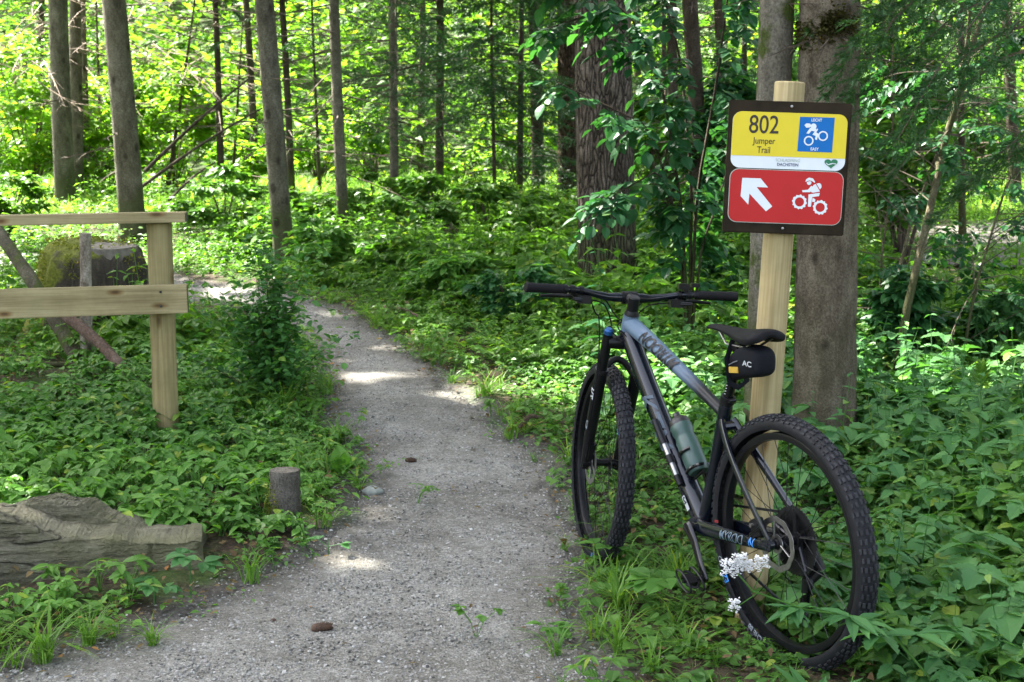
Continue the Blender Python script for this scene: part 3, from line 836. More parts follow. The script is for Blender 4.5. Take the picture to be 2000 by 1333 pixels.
# ------------------------------------------------------------------ mountain bike (local axes: X forward, Y left, Z up)
MAT['carbon'] = plain('satin_black_paint', (0.004, 0.0055, 0.010), 0.2, spec=0.4, var=.2, coat=.3)
MAT['carbon_in'] = plain('gloss_black_paint', (0.004, 0.004, 0.005), 0.18, spec=.35, var=.2, coat=.2)
MAT['alloy_black'] = plain('anodised_black', (0.006, 0.006, 0.007), 0.35, metal=.0, spec=.25, var=.2)
MAT['rubber'] = plain('tyre_rubber', (0.0095, 0.010, 0.012), 0.6, spec=.2, var=.3, vs=60)
MAT['knob'] = plain('tyre_knob_rubber', (0.026, 0.027, 0.030), 0.75, spec=.2, var=.6, vs=18)
MAT['grip'] = plain('grip_rubber', (0.006, 0.006, 0.007), 0.7, spec=.18)
MAT['steel'] = plain('brushed_steel', (0.36, 0.35, 0.34), 0.35, metal=1.0, var=.2, vs=50)
MAT['steel_dark'] = plain('dark_steel', (0.055, 0.055, 0.06), 0.4, metal=.9, var=.3)
MAT['white_print'] = plain('white_print', (0.42, 0.44, 0.46), 0.5, var=.03)
MAT['grey_print'] = plain('grey_print', (0.15, 0.17, 0.19), 0.5, var=.03)
MAT['pale_print'] = plain('pale_print', (0.075, 0.11, 0.15), 0.45, var=.05)
MAT['blue_print'] = plain('blue_print', (0.03, 0.20, 0.55), 0.45, var=.05)
MAT['tube_print'] = plain('muted_blue_print', (0.045, 0.070, 0.098), 0.4, var=.05)
MAT['black_print'] = plain('black_print', (0.006, 0.006, 0.008), 0.5, var=.05)
MAT['blue_alloy'] = plain('blue_alloy', (0.02, 0.09, 0.26), 0.35, metal=.6)
MAT['yellow_tag'] = plain('yellow_tag', (0.42, 0.27, 0.03), 0.6)
MAT['red_print'] = plain('red_print', (0.32, 0.02, 0.02), 0.5)
MAT['cloth_black'] = plain('black_nylon', (0.006, 0.007, 0.010), 0.75, spec=.15, var=.35, vs=400, bmp=.2)
m, nt, b = nodes_of('fading_blue_paint')          # pale blue-grey lacquer fading to black along the top tube
v = coords(nt); sx = nt.nodes.new('ShaderNodeSeparateXYZ'); nt.links.new(v, sx.inputs[0])
nt.links.new(ramp(nt, sx.outputs[0], [(0.43, (0.006, 0.007, 0.010)), (0.525, (0.075, 0.112, 0.16)), (0.80, (0.105, 0.155, 0.215))]), b.inputs['Base Color'])
b.inputs['Roughness'].default_value = 0.38; b.inputs['Specular IOR Level'].default_value = .3
MAT['fade'] = m

R_ = 0.370; WB = 1.136; HA = math.radians(69.4)
bx, by, psi, lean, steer, pit = 0.803, 3.684, 0.435, -0.029, -0.268, -0.0094
hvec = Vector((-math.sin(psi), math.cos(psi), 0)); lvec = Vector((-math.cos(psi), -math.sin(psi), 0)); zvec = Vector((0, 0, 1))
xv = (hvec * math.cos(pit) + zvec * math.sin(pit)).normalized()
yv = (lvec * math.cos(lean) + zvec * math.sin(lean)).normalized()
yv = (yv - xv * yv.dot(xv)).normalized()
zv = xv.cross(yv)
bike = empty('mountain_bike', (0, 0, 0), 'black hardtail mountain bike with pale blue top tube leaning at the sign post', 'bicycle')
bike.matrix_world = Matrix(((xv.x, yv.x, zv.x, bx), (xv.y, yv.y, zv.y, by), (xv.z, yv.z, zv.z, float(gz(bx, by)) - 0.004), (0, 0, 0, 1)))
AX = Vector((-math.cos(HA), 0, math.sin(HA))); FW = Vector((math.sin(HA), 0, math.cos(HA)))
PF = Vector((WB, 0, R_)) - FW * 0.044
CROWN = PF + AX * .51; HTOP = CROWN + AX * .115
STEER = Matrix.Translation(PF) @ Matrix.Rotation(steer, 4, AX) @ Matrix.Translation(-PF)
def steered(o):
    o.data.transform(STEER); o.data.update(); return o
BB = Vector((.434, 0, .312)); ST = Vector((.312, 0, .715)); SEATTOP = Vector((.232, 0, .905))

def bez(p0, p1, p2, n=10):
    return [p0 * (1 - t) ** 2 + p1 * 2 * t * (1 - t) + p2 * t * t for t in [k / (n - 1) for k in range(n)]]

# frame
f = MB()
f.tube([HTOP - AX * .003, CROWN + AX * .008], [.026, .029], 18)
DT0 = CROWN + AX * .040 - FW * .01; DT1 = BB + Vector((.005, 0, .01))
dt = bez(DT0, (DT0 + DT1) / 2 + Vector((.015, 0, -.018)), DT1, 12)
f.tube(dt, list(np.linspace(.033, .036, 12)), 18, ell=(.92, 1.05))
st = [BB, BB + (ST - BB) * .5, ST]
f.tube(st, [.027, .0205, .0215], 16, ell=(1.0, 1))
f.tube([ST - (ST - BB) * .12, ST + (ST - BB).normalized() * .028], [.0215, .019], 16)
f.tube([BB + Vector((0, .046, 0)), BB - Vector((0, .046, 0))], .030, 20)
for s_ in (1, -1):
    f.tube(bez(BB + Vector((-.012, s_ * .034, 0)), Vector((.30, s_ * .047, .330)), Vector((.0, s_ * .068, R_ - .005)), 12), list(np.linspace(.024, .013, 12)), 12, ell=(.62, 1.15))
    f.tube(bez(ST + Vector((-.005, s_ * .018, -.045)), Vector((.24, s_ * .052, .585)), Vector((.002, s_ * .067, R_ + .012)), 14), list(np.linspace(.0135, .0085, 14)), 10, ell=(.8, 1.2))
    f.tube([Vector((.03, s_ * .068, R_ - .002)), Vector((-.004, s_ * .068, R_ + .004))], [.016, .021], 10, ell=(.4, 1))
    f.tube([Vector((0, s_ * .058, R_)), Vector((0, s_ * .075, R_))], .016, 14)
f.tube([ST + Vector((-.012, .02, -.06)), ST + Vector((-.012, -.02, -.06))], .015, 10)
frame = f.build('frame', MAT['carbon'], bike)
TT0 = HTOP - AX * .035 - FW * .008; TT1 = ST + Vector((.004, 0, -.028))
tt = bez(TT0, (TT0 + TT1) / 2 + Vector((0, 0, .012)), TT1, 14)
t_ = MB(); t_.tube(tt, list(np.linspace(.031, .019, 14)), 20, ell=[(1.0 - .05 * i / 13, .95 - .1 * i / 13) for i in range(14)])
t_.tube([HTOP - AX * .001, HTOP - AX * .06], [.0268, .0285], 18)
ttube = t_.build('top_tube', MAT['fade'], frame)

def tube_text(txt, name, path, t0, t1, rad, phi, size, mat, parent, flip=False, sx=1.0, up=Vector((0, 0, 1)), bold=.0, shear=0.0):
    """letters wrapped on a tube's side; phi measured from the left side upward"""
    V, F = text_verts(txt, size, sx, bold, sub=3)
    P = [Vector(p) for p in path]
    L = [0.0]
    for a, b_ in zip(P[:-1], P[1:]): L.append(L[-1] + (b_ - a).length)
    out = []
    cen = (t0 + t1) / 2
    for x, y in V:
        if flip: x, y = -x, -y
        x += shear * y
        s = cen * L[-1] + x
        s = min(max(s, 0), L[-1] - 1e-5)
        i = max(k for k in range(len(L) - 1) if L[k] <= s)
        u = (s - L[i]) / (L[i + 1] - L[i]); p = P[i].lerp(P[i + 1], u); d = (P[i + 1] - P[i]).normalized()
        r = rad(s / L[-1]) if callable(rad) else rad
        a = Vector((0, 1, 0)); a = (a - d * a.dot(d)).normalized(); b_ = a.cross(d)
        if b_.z < 0: b_ = -b_
        ang = phi + y / r
        out.append(p + (a * math.cos(ang) + b_ * math.sin(ang)) * (r + .0016))
    m_ = MB(); m_.add(out, F)
    return m_.build(name, mat, parent, smooth=False)
tube_text('MYROON', 'lettering', tt, .17, .55, lambda t: .031 - .012 * t, .62, .060, MAT['black_print'], ttube, flip=True, sx=.82, bold=.0014, shear=.3)
dtr = dt[::-1]
tube_text('KTM', 'lettering', dt, .40, .56, .035, .12, .085, MAT['tube_print'], frame, flip=False, sx=1.25, bold=.001, shear=.35)
cs = bez(Vector((.0, .068, R_ - .005)), Vector((.30, .047, .330)), BB + Vector((-.012, .034, 0)), 12)[::-1]
tube_text('MYROO', 'lettering', cs, .50, .62, .0165, .1, .042, MAT['pale_print'], frame, sx=.92, bold=.0003)
tube_text('N', 'lettering', cs, .80, .85, .0150, .1, .042, MAT['blue_print'], frame, sx=.92, bold=.0003)
# small decal on the lower seat tube / down tube
p = BB + (DT0 - BB) * .115
m_ = MB(); dn = (DT0 - BB).normalized(); nn = Vector((0, 1, 0)); 
q = [p + nn * .0375 + dn * a + nn.cross(dn) * b_ for a, b_ in ((-.025, -.009), (-.025, .009), (.025, .009), (.025, -.009))]
m_.poly(q); m_.build('decal', MAT['white_print'], frame, smooth=False)
V, F = text_verts('2', .03, 1, .001)
m_ = MB(); m_.add([p + nn * .0382 + dn * (y + .008) - nn.cross(dn) * x * -1 for x, y in V], F); m_.build('lettering', MAT['black_print'], frame, smooth=False)
# long pale stripe along the down tube
def strip_on(path, t0, t1, rad, a0, a1, name, mat, parent, n=16):
    P = [Vector(p) for p in path]; V = []; F = []
    for k in range(n):
        t = (t0 + (t1 - t0) * k / (n - 1)) * (len(P) - 1); i = min(int(t), len(P) - 2); p = P[i].lerp(P[i + 1], t - i); d = (P[i + 1] - P[i]).normalized()
        a = Vector((0, 1, 0)); a = (a - d * a.dot(d)).normalized(); b_ = a.cross(d)
        if b_.z < 0: b_ = -b_
        w = math.sin(math.pi * k / (n - 1)) ** .4
        for q in (a0, a0 + (a1 - a0) * w):
            V.append(p + (a * math.cos(q) + b_ * math.sin(q)) * (rad + .0008))
    for k in range(n - 1): F.append((2 * k, 2 * k + 1, 2 * k + 3, 2 * k + 2))
    m_ = MB(); m_.add(V, F); return m_.build(name, mat, parent)
strip_on(dt, .05, .66, .0355, -.75, -.45, 'stripe', MAT['tube_print'], frame)

# fork
k_ = MB()
k_.tube([CROWN + Vector((0, .062, 0)) + FW * .008, CROWN + FW * .004 + AX * .006, CROWN + Vector((0, -.062, 0)) + FW * .008], [.021, .026, .021], 14)
fk = []
for s_ in (1, -1):
    top = CROWN + Vector((0, s_ * .066, 0)) + FW * .012 + AX * .028; low = Vector((WB, s_ * .060, R_))
    d = (low - top).normalized()
    k_.tube([top, top + d * .165], .0175, 16)
    q = top + d * .14
    k_.tube([q, q + d * .012, q + d * .014, low - d * .10, low - d * .02, low + d * .022], [.0235, .0235, .0215, .0205, .017, .015], 16)
    k_.tube([low + Vector((0, -s_ * .012, 0)), low + Vector((0, s_ * .012, 0))], .019, 14)
    fk.append((top, d, q, low))
# arch between the lowers, in front of the tyre
a0 = fk[0][2] + fk[0][1] * .04; a1 = fk[1][2] + fk[1][1] * .04
k_.tube(bez(a0 + FW * .01, (a0 + a1) / 2 + FW * .085 + AX * .11, a1 + FW * .01, 12), .012, 10)
fork = steered(k_.build('fork', MAT['alloy_black'], bike))
m_ = MB(); top, d, q, low = fk[0]
m_.tube([top - d * .004, top - d * .018, top - d * .024], [.0165, .0155, .010], 18)
steered(m_.build('damper_knob', MAT['blue_alloy'], fork))
m_ = MB(); top, d, q, low = fk[1]; m_.tube([top - d * .004, top - d * .014], [.0165, .013], 18); steered(m_.build('air_cap', MAT['alloy_black'], fork))
top, d, q, low = fk[0]
for s_ in (0, 1):
    m_ = MB(); m_.tube([fk[s_][2] - fk[s_][1] * .002, fk[s_][2] + fk[s_][1] * .010], .0245, 18); steered(m_.build('wiper_seal', MAT['steel_dark'], fork))
leg = [q + d * .03, q + d * .17, q + d * .30]
steered(tube_text('R2', 'lettering', leg[:], .16, .34, .0215, .0, .050, MAT['white_print'], fork, sx=.8, bold=.001))
strip_on_leg = strip_on(leg, .42, .62, .0212, -.35, .35, 'decal', MAT['steel_dark'], fork); steered(strip_on_leg)
o = strip_on(leg, .66, .80, .0210, -.5, .35, 'decal', MAT['grey_print'], fork); steered(o)
# front brake caliper behind the left leg
m_ = MB(); m_.box(low + Vector((-.035, -.006, .055)), (.045, .03, .07), Matrix.Rotation(-.35, 3, 'Y')); m_.box(low + Vector((-.02, .0, .085)), (.02, .02, .05))
steered(m_.build('brake_caliper', MAT['alloy_black'], fork, bevel=.006))

# wheels
def wheel(cx, st_, parent, front):
    c = (cx, 0, R_)
    fin = steered if st_ else (lambda o: o)
    r = MB(); pr = [(.296, -.013), (.312, -.0155), (.316, -.014), (.309, -.009), (.309, .009), (.316, .014), (.312, .0155), (.296, .013), (.292, 0)]
    r.lathe(pr, c, 'y', 96, closed=True)
    rim = fin(r.build('wheel', MAT['alloy_black'], parent))
    t = MB(); pr = []
    for a in np.linspace(math.radians(-118), math.radians(118), 17):
        pr.append((.338 + .0275 * math.cos(a), .0285 * math.sin(a)))
    t.lathe(pr, c, 'y', 120)
    ty = fin(t.build('tyre', MAT['rubber'], rim))
    kb = MB(); rows = 92
    for i in range(rows):
        cols = ((-.0062, .0075, 1.0), (.0062, .0075, 1.0), (-.0178, .0075, .85), (.0178, .0075, .85), (-.0268, .006, .9), (.0268, .006, .9)) if i % 2 else ((0, .007, 1.05), (-.0122, .0065, .95), (.0122, .0065, .95), (-.0232, .006, .8), (.0232, .006, .8))
        for yk, w, ln in cols:
            ang = yk / .0285 * 1.12
            A = 2 * math.pi * (i + .22 * (1 if yk > 0 else 0)) / rows
            er = Vector((math.cos(A), 0, math.sin(A))); et = Vector((-math.sin(A), 0, math.cos(A))); ey = Vector((0, 1, 0))
            nrm = er * math.cos(ang) + ey * math.sin(ang); tw = ey * math.cos(ang) - er * math.sin(ang)
            c_ = Vector(c) + er * (.338 + .0278 * math.cos(ang)) + ey * (.0288 * math.sin(ang)) + nrm * .0010
            kb.box(c_, (w, .0150 * ln, .0048), Matrix((tw, et, nrm)).transposed())
    fin(kb.build('tread', MAT['knob'], ty, smooth=False))
    h = MB(); h.lathe([(.009, -.052), (.014, -.05), (.016, -.036), (.027, -.034), (.027, -.029), (.015, -.024), (.013, 0), (.015, .024), (.027, .029), (.027, .034), (.016, .036), (.014, .05), (.009, .052)], c, 'y', 24)
    fin(h.build('hub', MAT['alloy_black'], rim))
    sp = MB()
    for i in range(28):
        a = 2 * math.pi * i / 28; s_ = 1 if i % 2 else -1; b_ = a + (1.1 if (i // 2) % 2 else -1.1)
        sp.tube([Vector(c) + Vector((.026 * math.cos(b_), s_ * .031, .026 * math.sin(b_))), Vector(c) + Vector((.294 * math.cos(a), 0, .294 * math.sin(a)))], .0011, 5, caps=False)
    fin(sp.build('spoke_set', MAT['alloy_black'], rim))
    rr = .08
    d_ = MB(); n = 60; V = []; F = []
    for i in range(n):
        a = 2 * math.pi * i / n; w = .0015 * math.sin(10 * a)
        for y in (.0395, .0413):
            V += [(c[0] + (rr + w) * math.cos(a), y, c[2] + (rr + w) * math.sin(a)), (c[0] + (.063 + w) * math.cos(a), y, c[2] + (.063 + w) * math.sin(a))]
    for i in range(n):
        j = (i + 1) % n; q = 4 * i; q2 = 4 * j
        F += [(q, q2, q2 + 1, q + 1), (q + 2, q + 3, q2 + 3, q2 + 2), (q, q + 2, q2 + 2, q2), (q + 1, q2 + 1, q2 + 3, q + 3)]
    d_.add(V, F)
    for i in range(6):
        a = 2 * math.pi * i / 6
        d_.tube([Vector((c[0] + .02 * math.cos(a), .0404, c[2] + .02 * math.sin(a))), Vector((c[0] + .065 * math.cos(a + .35), .0404, c[2] + .065 * math.sin(a + .35)))], .0035, 6, ell=(1, .3))
    d_.lathe([(.018, .039), (.028, .039), (.028, .042), (.018, .042)], c, 'y', 24, closed=True)
    # vent holes: small dark studs would look painted, so slots are left as gaps between two rings
    fin(d_.build('brake_rotor', MAT['steel'], rim))
    # sidewall marks on the left
    def side_text(txt, ang, size, mat, r=.333):
        V, F = text_verts(txt, size, 1, .0005, sub=2); P = []
        for x, y in V:
            a = ang + x / r; q = r + y
            yy_ = .0285 * math.sin(math.acos(max(-1, min(1, (q - .338) / .0275)))) + .0012
            P.append(Vector(c) + Vector((q * math.cos(a), yy_, q * math.sin(a))))
        z = MB(); z.add(P, F); return fin(z.build('lettering', mat, ty, smooth=False))
    if front:
        side_text('III', -1.75, .022, MAT['blue_print']); side_text('II', 2.42, .02, MAT['red_print']); side_text('EZ', 2.62, .02, MAT['blue_print'])
    else:
        side_text('CHE 88', 5.10, .022, MAT['grey_print']); side_text('EZ', 5.70, .026, MAT['blue_print']); side_text('CO', 5.86, .022, MAT['grey_print']); side_text('II', -.05, .018, MAT['red_print'], .328)
    return rim
rear = wheel(0, False, bike, False)
frontw = wheel(WB, True, bike, True)

# cassette and derailleur on the far side
c_ = MB()
for k in range(10):
    rr = .103 - .0083 * k; y = -.022 - .0036 * k; n = int(rr * 500)
    pr = []
    V = []; F = []
    for i in range(2 * n):
        a = math.pi * i / n; q = rr * (1.0 if i % 2 else .955)
        for yy_ in (y - .0009, y + .0009):
            V += [(q * math.cos(a), yy_, R_ + q * math.sin(a)), ((rr - .016) * math.cos(a), yy_, R_ + (rr - .016) * math.sin(a))]
    m2 = 2 * n
    for i in range(m2):
        j = (i + 1) % m2; q = 4 * i; q2 = 4 * j
        F += [(q, q2, q2 + 1, q + 1), (q + 2, q + 3, q2 + 3, q2 + 2), (q, q + 2, q2 + 2, q2)]
    c_.add(V, F)
for i in range(5):
    a = 2 * math.pi * i / 5
    c_.tube([Vector((.02 * math.cos(a), -.03, R_ + .02 * math.sin(a))), Vector((.095 * math.cos(a + .3), -.0225, R_ + .095 * math.sin(a + .3)))], .008, 6, ell=(1, .5))
c_.tube([Vector((0, -.02, R_)), Vector((0, -.058, R_))], .024, 18)
c_.build('cassette', MAT['steel_dark'], rear, smooth=False)
d_ = MB()
hg = Vector((-.012, -.07, R_ - .03)); b1 = Vector((-.03, -.085, R_ - .09)); up_ = Vector((-.02, -.052, R_ - .125)); lo_ = Vector((-.0, -.050, R_ - .225))
d_.tube([Vector((0, -.07, R_)), hg], .010, 8); d_.tube([hg, b1], [.017, .02], 10, ell=(.8, 1.1)); d_.tube([b1, up_], [.02, .014], 10)
for s_ in (-.007, .007):
    d_.tube([up_ + Vector((0, s_, .01)), lo_ + Vector((0, s_, -.01))], [.013, .011], 8, ell=(.2, 1))
for q in (up_, lo_): d_.lathe([(.004, -.004), (.022, -.004), (.025, -.0015), (.025, .0015), (.022, .004), (.004, .004)], q, 'y', 24, closed=True)
d_.build('rear_derailleur', MAT['alloy_black'], bike)

# cranks, chainring, pedals, chain
cr = MB()
cr.lathe([(.050, -.047), (.068, -.047), (.068, -.043), (.050, -.043)], BB, 'y', 40, closed=True)
for i in range(4):
    a = math.pi * i / 2 + .4
    cr.tube([BB + Vector((0, -.045, 0)), BB + Vector((.055 * math.cos(a), -.045, .055 * math.sin(a)))], .007, 6, ell=(1, .5))
cr.build('chainring', MAT['steel_dark'], bike)
ca_ = math.radians(43)
dl = Vector((-math.sin(ca_), 0, -math.cos(ca_)))
for s_ in (1, -1):
    d = dl * s_
    a = MB(); p0 = BB + Vector((0, s_ * .062, 0)); p1 = p0 + d * .172 + Vector((0, s_ * .018, 0))
    a.tube([p0 - d * .018, p0 - d * .012, p0, p0 + d * .05, p0 + d * .12 + Vector((0, s_ * .012, 0)), p1, p1 + d * .012, p1 + d * .016], [.008, .017, .0205, .0165, .0145, .0155, .0125, .006], 14, ell=(1.12, .55), up=(0, 1, 0))
    a.tube([BB + Vector((0, s_ * .04, 0)), p0 + Vector((0, s_ * .010, 0))], .015, 14)
    arm = a.build('crank_arm', MAT['carbon_in'], bike)
    pd = MB(); ax0 = p1 + Vector((0, s_ * .008, 0)); ax1 = p1 + Vector((0, s_ * .078, 0))
    pd.tube([ax0, ax1], [.0085, .006], 12)
    th_ = .5
    e = Vector((math.cos(th_), 0, math.sin(th_))); g_ = Vector((-math.sin(th_), 0, math.cos(th_)))
    mid = (ax0 + ax1) / 2 + Vector((0, s_ * .008, 0))
    # clipless body: hoop at the front and rear with side plates
    for q in (1, -1):
        pd.tube(bez(mid + e * (.012 * q) + Vector((0, .022, 0)), mid + e * (.058 * q) + g_ * .006, mid + e * (.012 * q) + Vector((0, -.022, 0)), 9), .0045, 8)
    pd.box(mid, (.040, .026, .020), Matrix((e, Vector((0, 1, 0)), g_)).transposed())
    for q in (1, -1):
        V = [mid + Vector((0, q * .024, 0)) + e * (.046 * math.cos(t)) + g_ * (.020 * math.sin(t)) for t in np.linspace(0, 2 * math.pi, 22)[:-1]]
        pd.tube(V + [V[0]], .0038, 6, caps=False)
    pd.build('pedal', MAT['alloy_black'], arm, bevel=0)
m_ = MB(); m_.tube([dl * .172 + BB + Vector((0, .088, 0)), dl * .172 + BB + Vector((0, .100, 0))], .0075, 14); m_.build('pedal_axle', MAT['steel'], bike)
ch = MB()
def chain_run(a, b_, n=46):
    d = (b_ - a)
    for i in range(n):
        p = a + d * ((i + .5) / n)
        x = d.normalized(); y = Vector((0, 1, 0)); z = x.cross(y).normalized(); y = z.cross(x)
        ch.box(p, (d.length / n * .95, .006 if i % 2 else .0045, .0075), Matrix((x, y, z)).transposed())
chain_run(BB + Vector((-.01, -.045, .066)), Vector((.01, -.035, R_ + .075)))
chain_run(BB + Vector((-.0, -.045, -.067)), lo_ + Vector((.018, 0, -.018)))
ch.build('chain', MAT['steel_dark'], bike, smooth=False)
m_ = MB(); m_.box(Vector((.075, .052, R_ + .03)), (.045, .026, .055), Matrix.Rotation(.5, 3, 'Y')); m_.tube([Vector((.105, .056, R_ - .002)), Vector((.04, .06, R_ + .045))], .010, 10)
m_.build('brake_caliper', MAT['alloy_black'], bike, bevel=.006)
m_ = MB(); m_.tube([Vector((.083, .064, R_ + .038)), Vector((.083, .074, R_ + .038))], .006, 12); m_.build('caliper_bolt', MAT['steel'], bike)

# seatpost, saddle
dsp = (SEATTOP - ST).normalized()
m_ = MB(); m_.tube([ST, SEATTOP], .0155, 18); post_ = m_.build('seatpost', MAT['carbon_in'], bike)
m_ = MB(); m_.tube([ST + dsp * .012, ST + dsp * .034], .0225, 18); m_.tube([ST + dsp * .023 + Vector((-.022, .012, 0)), ST + dsp * .023 + Vector((-.022, -.012, 0))], .007, 10); m_.build('seat_clamp', MAT['alloy_black'], bike)
# depth marks up the post
m_ = MB()
for k in range(7):
    p = ST + dsp * (.045 + .010 * k)
    m_.box(p + Vector((0, .0155, 0)), (.006, .0012, .0022))
m_.build('depth_mark', MAT['white_print'], post_, smooth=False)
SX, SZ = .226, .957
rows_ = [(.172, .012, -.006, .012), (.165, .019, -.002, .016), (.13, .021, .002, .020), (.07, .025, .000, .024), (.01, .034, -.004, .036), (-.05, .055, -.002, .050), (-.10, .068, .004, .056), (-.13, .066, .008, .050), (-.148, .045, .006, .034)]
V = []; F = []; n = 18
for x, w, z, h in rows_:
    for k in range(n):
        a = 2 * math.pi * k / n; cy_, cz_ = math.cos(a), math.sin(a)
        yy_ = w * (abs(cy_) ** .75) * (1 if cy_ > 0 else -1)
        zz_ = z - .010 * (yy_ / max(w, .01)) ** 2 * w / .04 + (cz_ * h * .22 if cz_ > 0 else cz_ * h * .85 * (abs(cy_) ** .8))
        V.append((SX + x, yy_, SZ + zz_))
for i in range(len(rows_) - 1):
    for k in range(n):
        k2 = (k + 1) % n; F.append((i * n + k, i * n + k2, (i + 1) * n + k2, (i + 1) * n + k))
F += [tuple(range(n)), tuple((len(rows_) - 1) * n + k for k in range(n))]
m_ = MB(); m_.add(V, F)
sad = m_.build('saddle', MAT['grip'], bike, angle=60)
ss = sad.modifiers.new('s', 'SUBSURF'); ss.levels = ss.render_levels = 2
m_ = MB()
for s_ in (1, -1):
    m_.tube([Vector((SX + .10, s_ * .012, SZ - .012)), Vector((SX + .05, s_ * .021, SZ - .045)), Vector((SX - .05, s_ * .021, SZ - .046)), Vector((SX - .11, s_ * .032, SZ - .014))], .0037, 8)
m_.build('saddle_rail', MAT['steel'], sad)
m_ = MB(); m_.box(Vector((SX + .005, 0, SZ - .052)), (.045, .052, .024)); m_.build('seat_clamp_head', MAT['alloy_black'], post_, bevel=.006)

# stem, bar, grips, levers
SC = HTOP + AX * .038
m_ = MB(); m_.tube([HTOP - AX * .004, HTOP + AX * .004, SC - AX * .022], [.027, .025, .0195], 18); m_.tube([SC - AX * .024, SC + AX * .024, SC + AX * .028], [.0195, .0195, .016], 18)
BC = SC + Vector((.062, 0, .016))
m_.tube([SC, BC], [.018, .020], 14); m_.tube([BC + Vector((0, .026, 0)), BC - Vector((0, .026, 0))], .0225, 18)
stem = steered(m_.build('stem', MAT['alloy_black'], bike, bevel=0))
def barp(y):
    a = abs(y); q = max(0, a - .08)
    return BC + Vector((-.17 * q + .02 * min(q, .05), y, .018 * min(1, q / .10) + .02 * q))
ysb = list(np.linspace(-.37, .37, 31))
m_ = MB(); m_.tube([barp(y) for y in ysb], [.0165 if abs(y) < .05 else (.0135 if abs(y) < .12 else .0112) for y in ysb], 14)
bar = steered(m_.build('handlebar', MAT['carbon'], bike))
for s_ in (1, -1):
    g_ = MB(); ys_ = [s_ * q for q in (.238, .242, .25, .30, .345, .362, .370, .373)]
    g_.tube([barp(y) for y in ys_], [.0150, .0165, .0158, .0160, .0162, .0168, .0172, .0140], 16)
    steered(g_.build('grip', MAT['grip'], bar))
    g_ = MB(); g_.tube([barp(s_ * .226), barp(s_ * .238)], .0165, 16)
    steered(g_.build('grip_clamp', MAT['alloy_black'], bar))
    b_ = MB(); q = barp(s_ * .205)
    b_.tube([barp(s_ * .198), barp(s_ * .214)], .0160, 14)
    b_.tube([q + Vector((.012, 0, -.008)), q + Vector((.045, s_ * -.03, -.022)), q + Vector((.042, s_ * -.075, -.020))], [.012, .013, .008], 10)
    b_.tube([q + Vector((.045, s_ * -.03, -.020)), q + Vector((.060, s_ * .01, -.026)), q + Vector((.062, s_ * .06, -.028)), q + Vector((.050, s_ * .10, -.030))], [.010, .0075, .0065, .0045], 8)
    steered(b_.build('brake_lever', MAT['alloy_black'], bar))
    b_ = MB(); q = barp(s_ * .175)
    b_.tube([barp(s_ * .168), barp(s_ * .182)], .0150, 14); b_.box(q + Vector((-.004, s_ * -.01, -.030)), (.045, .05, .026)); b_.tube([q + Vector((-.02, 0, -.03)), q + Vector((-.045, s_ * .035, -.026))], [.009, .006], 8)
    steered(b_.build('shift_lever', MAT['alloy_black'], bar, bevel=.004))
b_ = MB(); q = barp(-.205)
b_.box(q + Vector((.0, .02, .028)), (.030, .038, .020)); b_.box(q + Vector((.002, -.022, .034)), (.026, .030, .014)); b_.tube([q + Vector((0, .01, .0)), q + Vector((0, .01, .026))], .008, 10)
steered(b_.build('lockout_lever', MAT['alloy_black'], bar, bevel=.005))
def cable(pts, name='cable'):
    m_ = MB(); P = [Vector(p) for p in pts]; Q = []
    for i in range(len(P) - 1):
        p0, p1, p2, p3 = P[max(i - 1, 0)], P[i], P[i + 1], P[min(i + 2, len(P) - 1)]
        for t in np.linspace(0, 1, 8, endpoint=False):
            Q.append(.5 * ((2 * p1) + (-p0 + p2) * t + (2 * p0 - 5 * p1 + 4 * p2 - p3) * t * t + (-p0 + 3 * p1 - 3 * p2 + p3) * t ** 3))
    Q.append(P[-1]); m_.tube(Q, .0025, 7); return m_.build(name, MAT['grip'], bike)
sv = lambda v: STEER @ Vector(v)
for s_ in (1, -1):
    q = barp(s_ * .205)
    cable([sv(q + Vector((.042, s_ * -.07, -.02))), sv(q + Vector((.07, s_ * -.13, -.03))), sv(BC + Vector((.06, s_ * .02, -.075))), CROWN + AX * .06 + FW * .03 + Vector((0, -s_ * .028, 0)), CROWN + AX * .05 - FW * .03 + Vector((0, -s_ * .034, 0))])
    q = barp(s_ * .175)
    cable([sv(q + Vector((.0, s_ * -.035, -.03))), sv(q + Vector((.05, s_ * -.10, -.05))), sv(BC + Vector((.075, s_ * .035, -.10))), CROWN + AX * .04 + FW * .05 + Vector((0, s_ * .05, 0)), CROWN + AX * .03 - FW * .03 + Vector((0, s_ * .036, 0))])
cable([sv(barp(.205) + Vector((.042, -.07, -.02))), sv(BC + Vector((.06, .10, -.06))), sv(CROWN + FW * .07 + Vector((0, .085, .05))), sv(CROWN + FW * .04 + Vector((0, .085, -.05))), sv(fk[0][2] + Vector((-.012, .026, -.1))), sv(Vector((WB - .035, .07, R_ + .09)))], 'brake_hose')

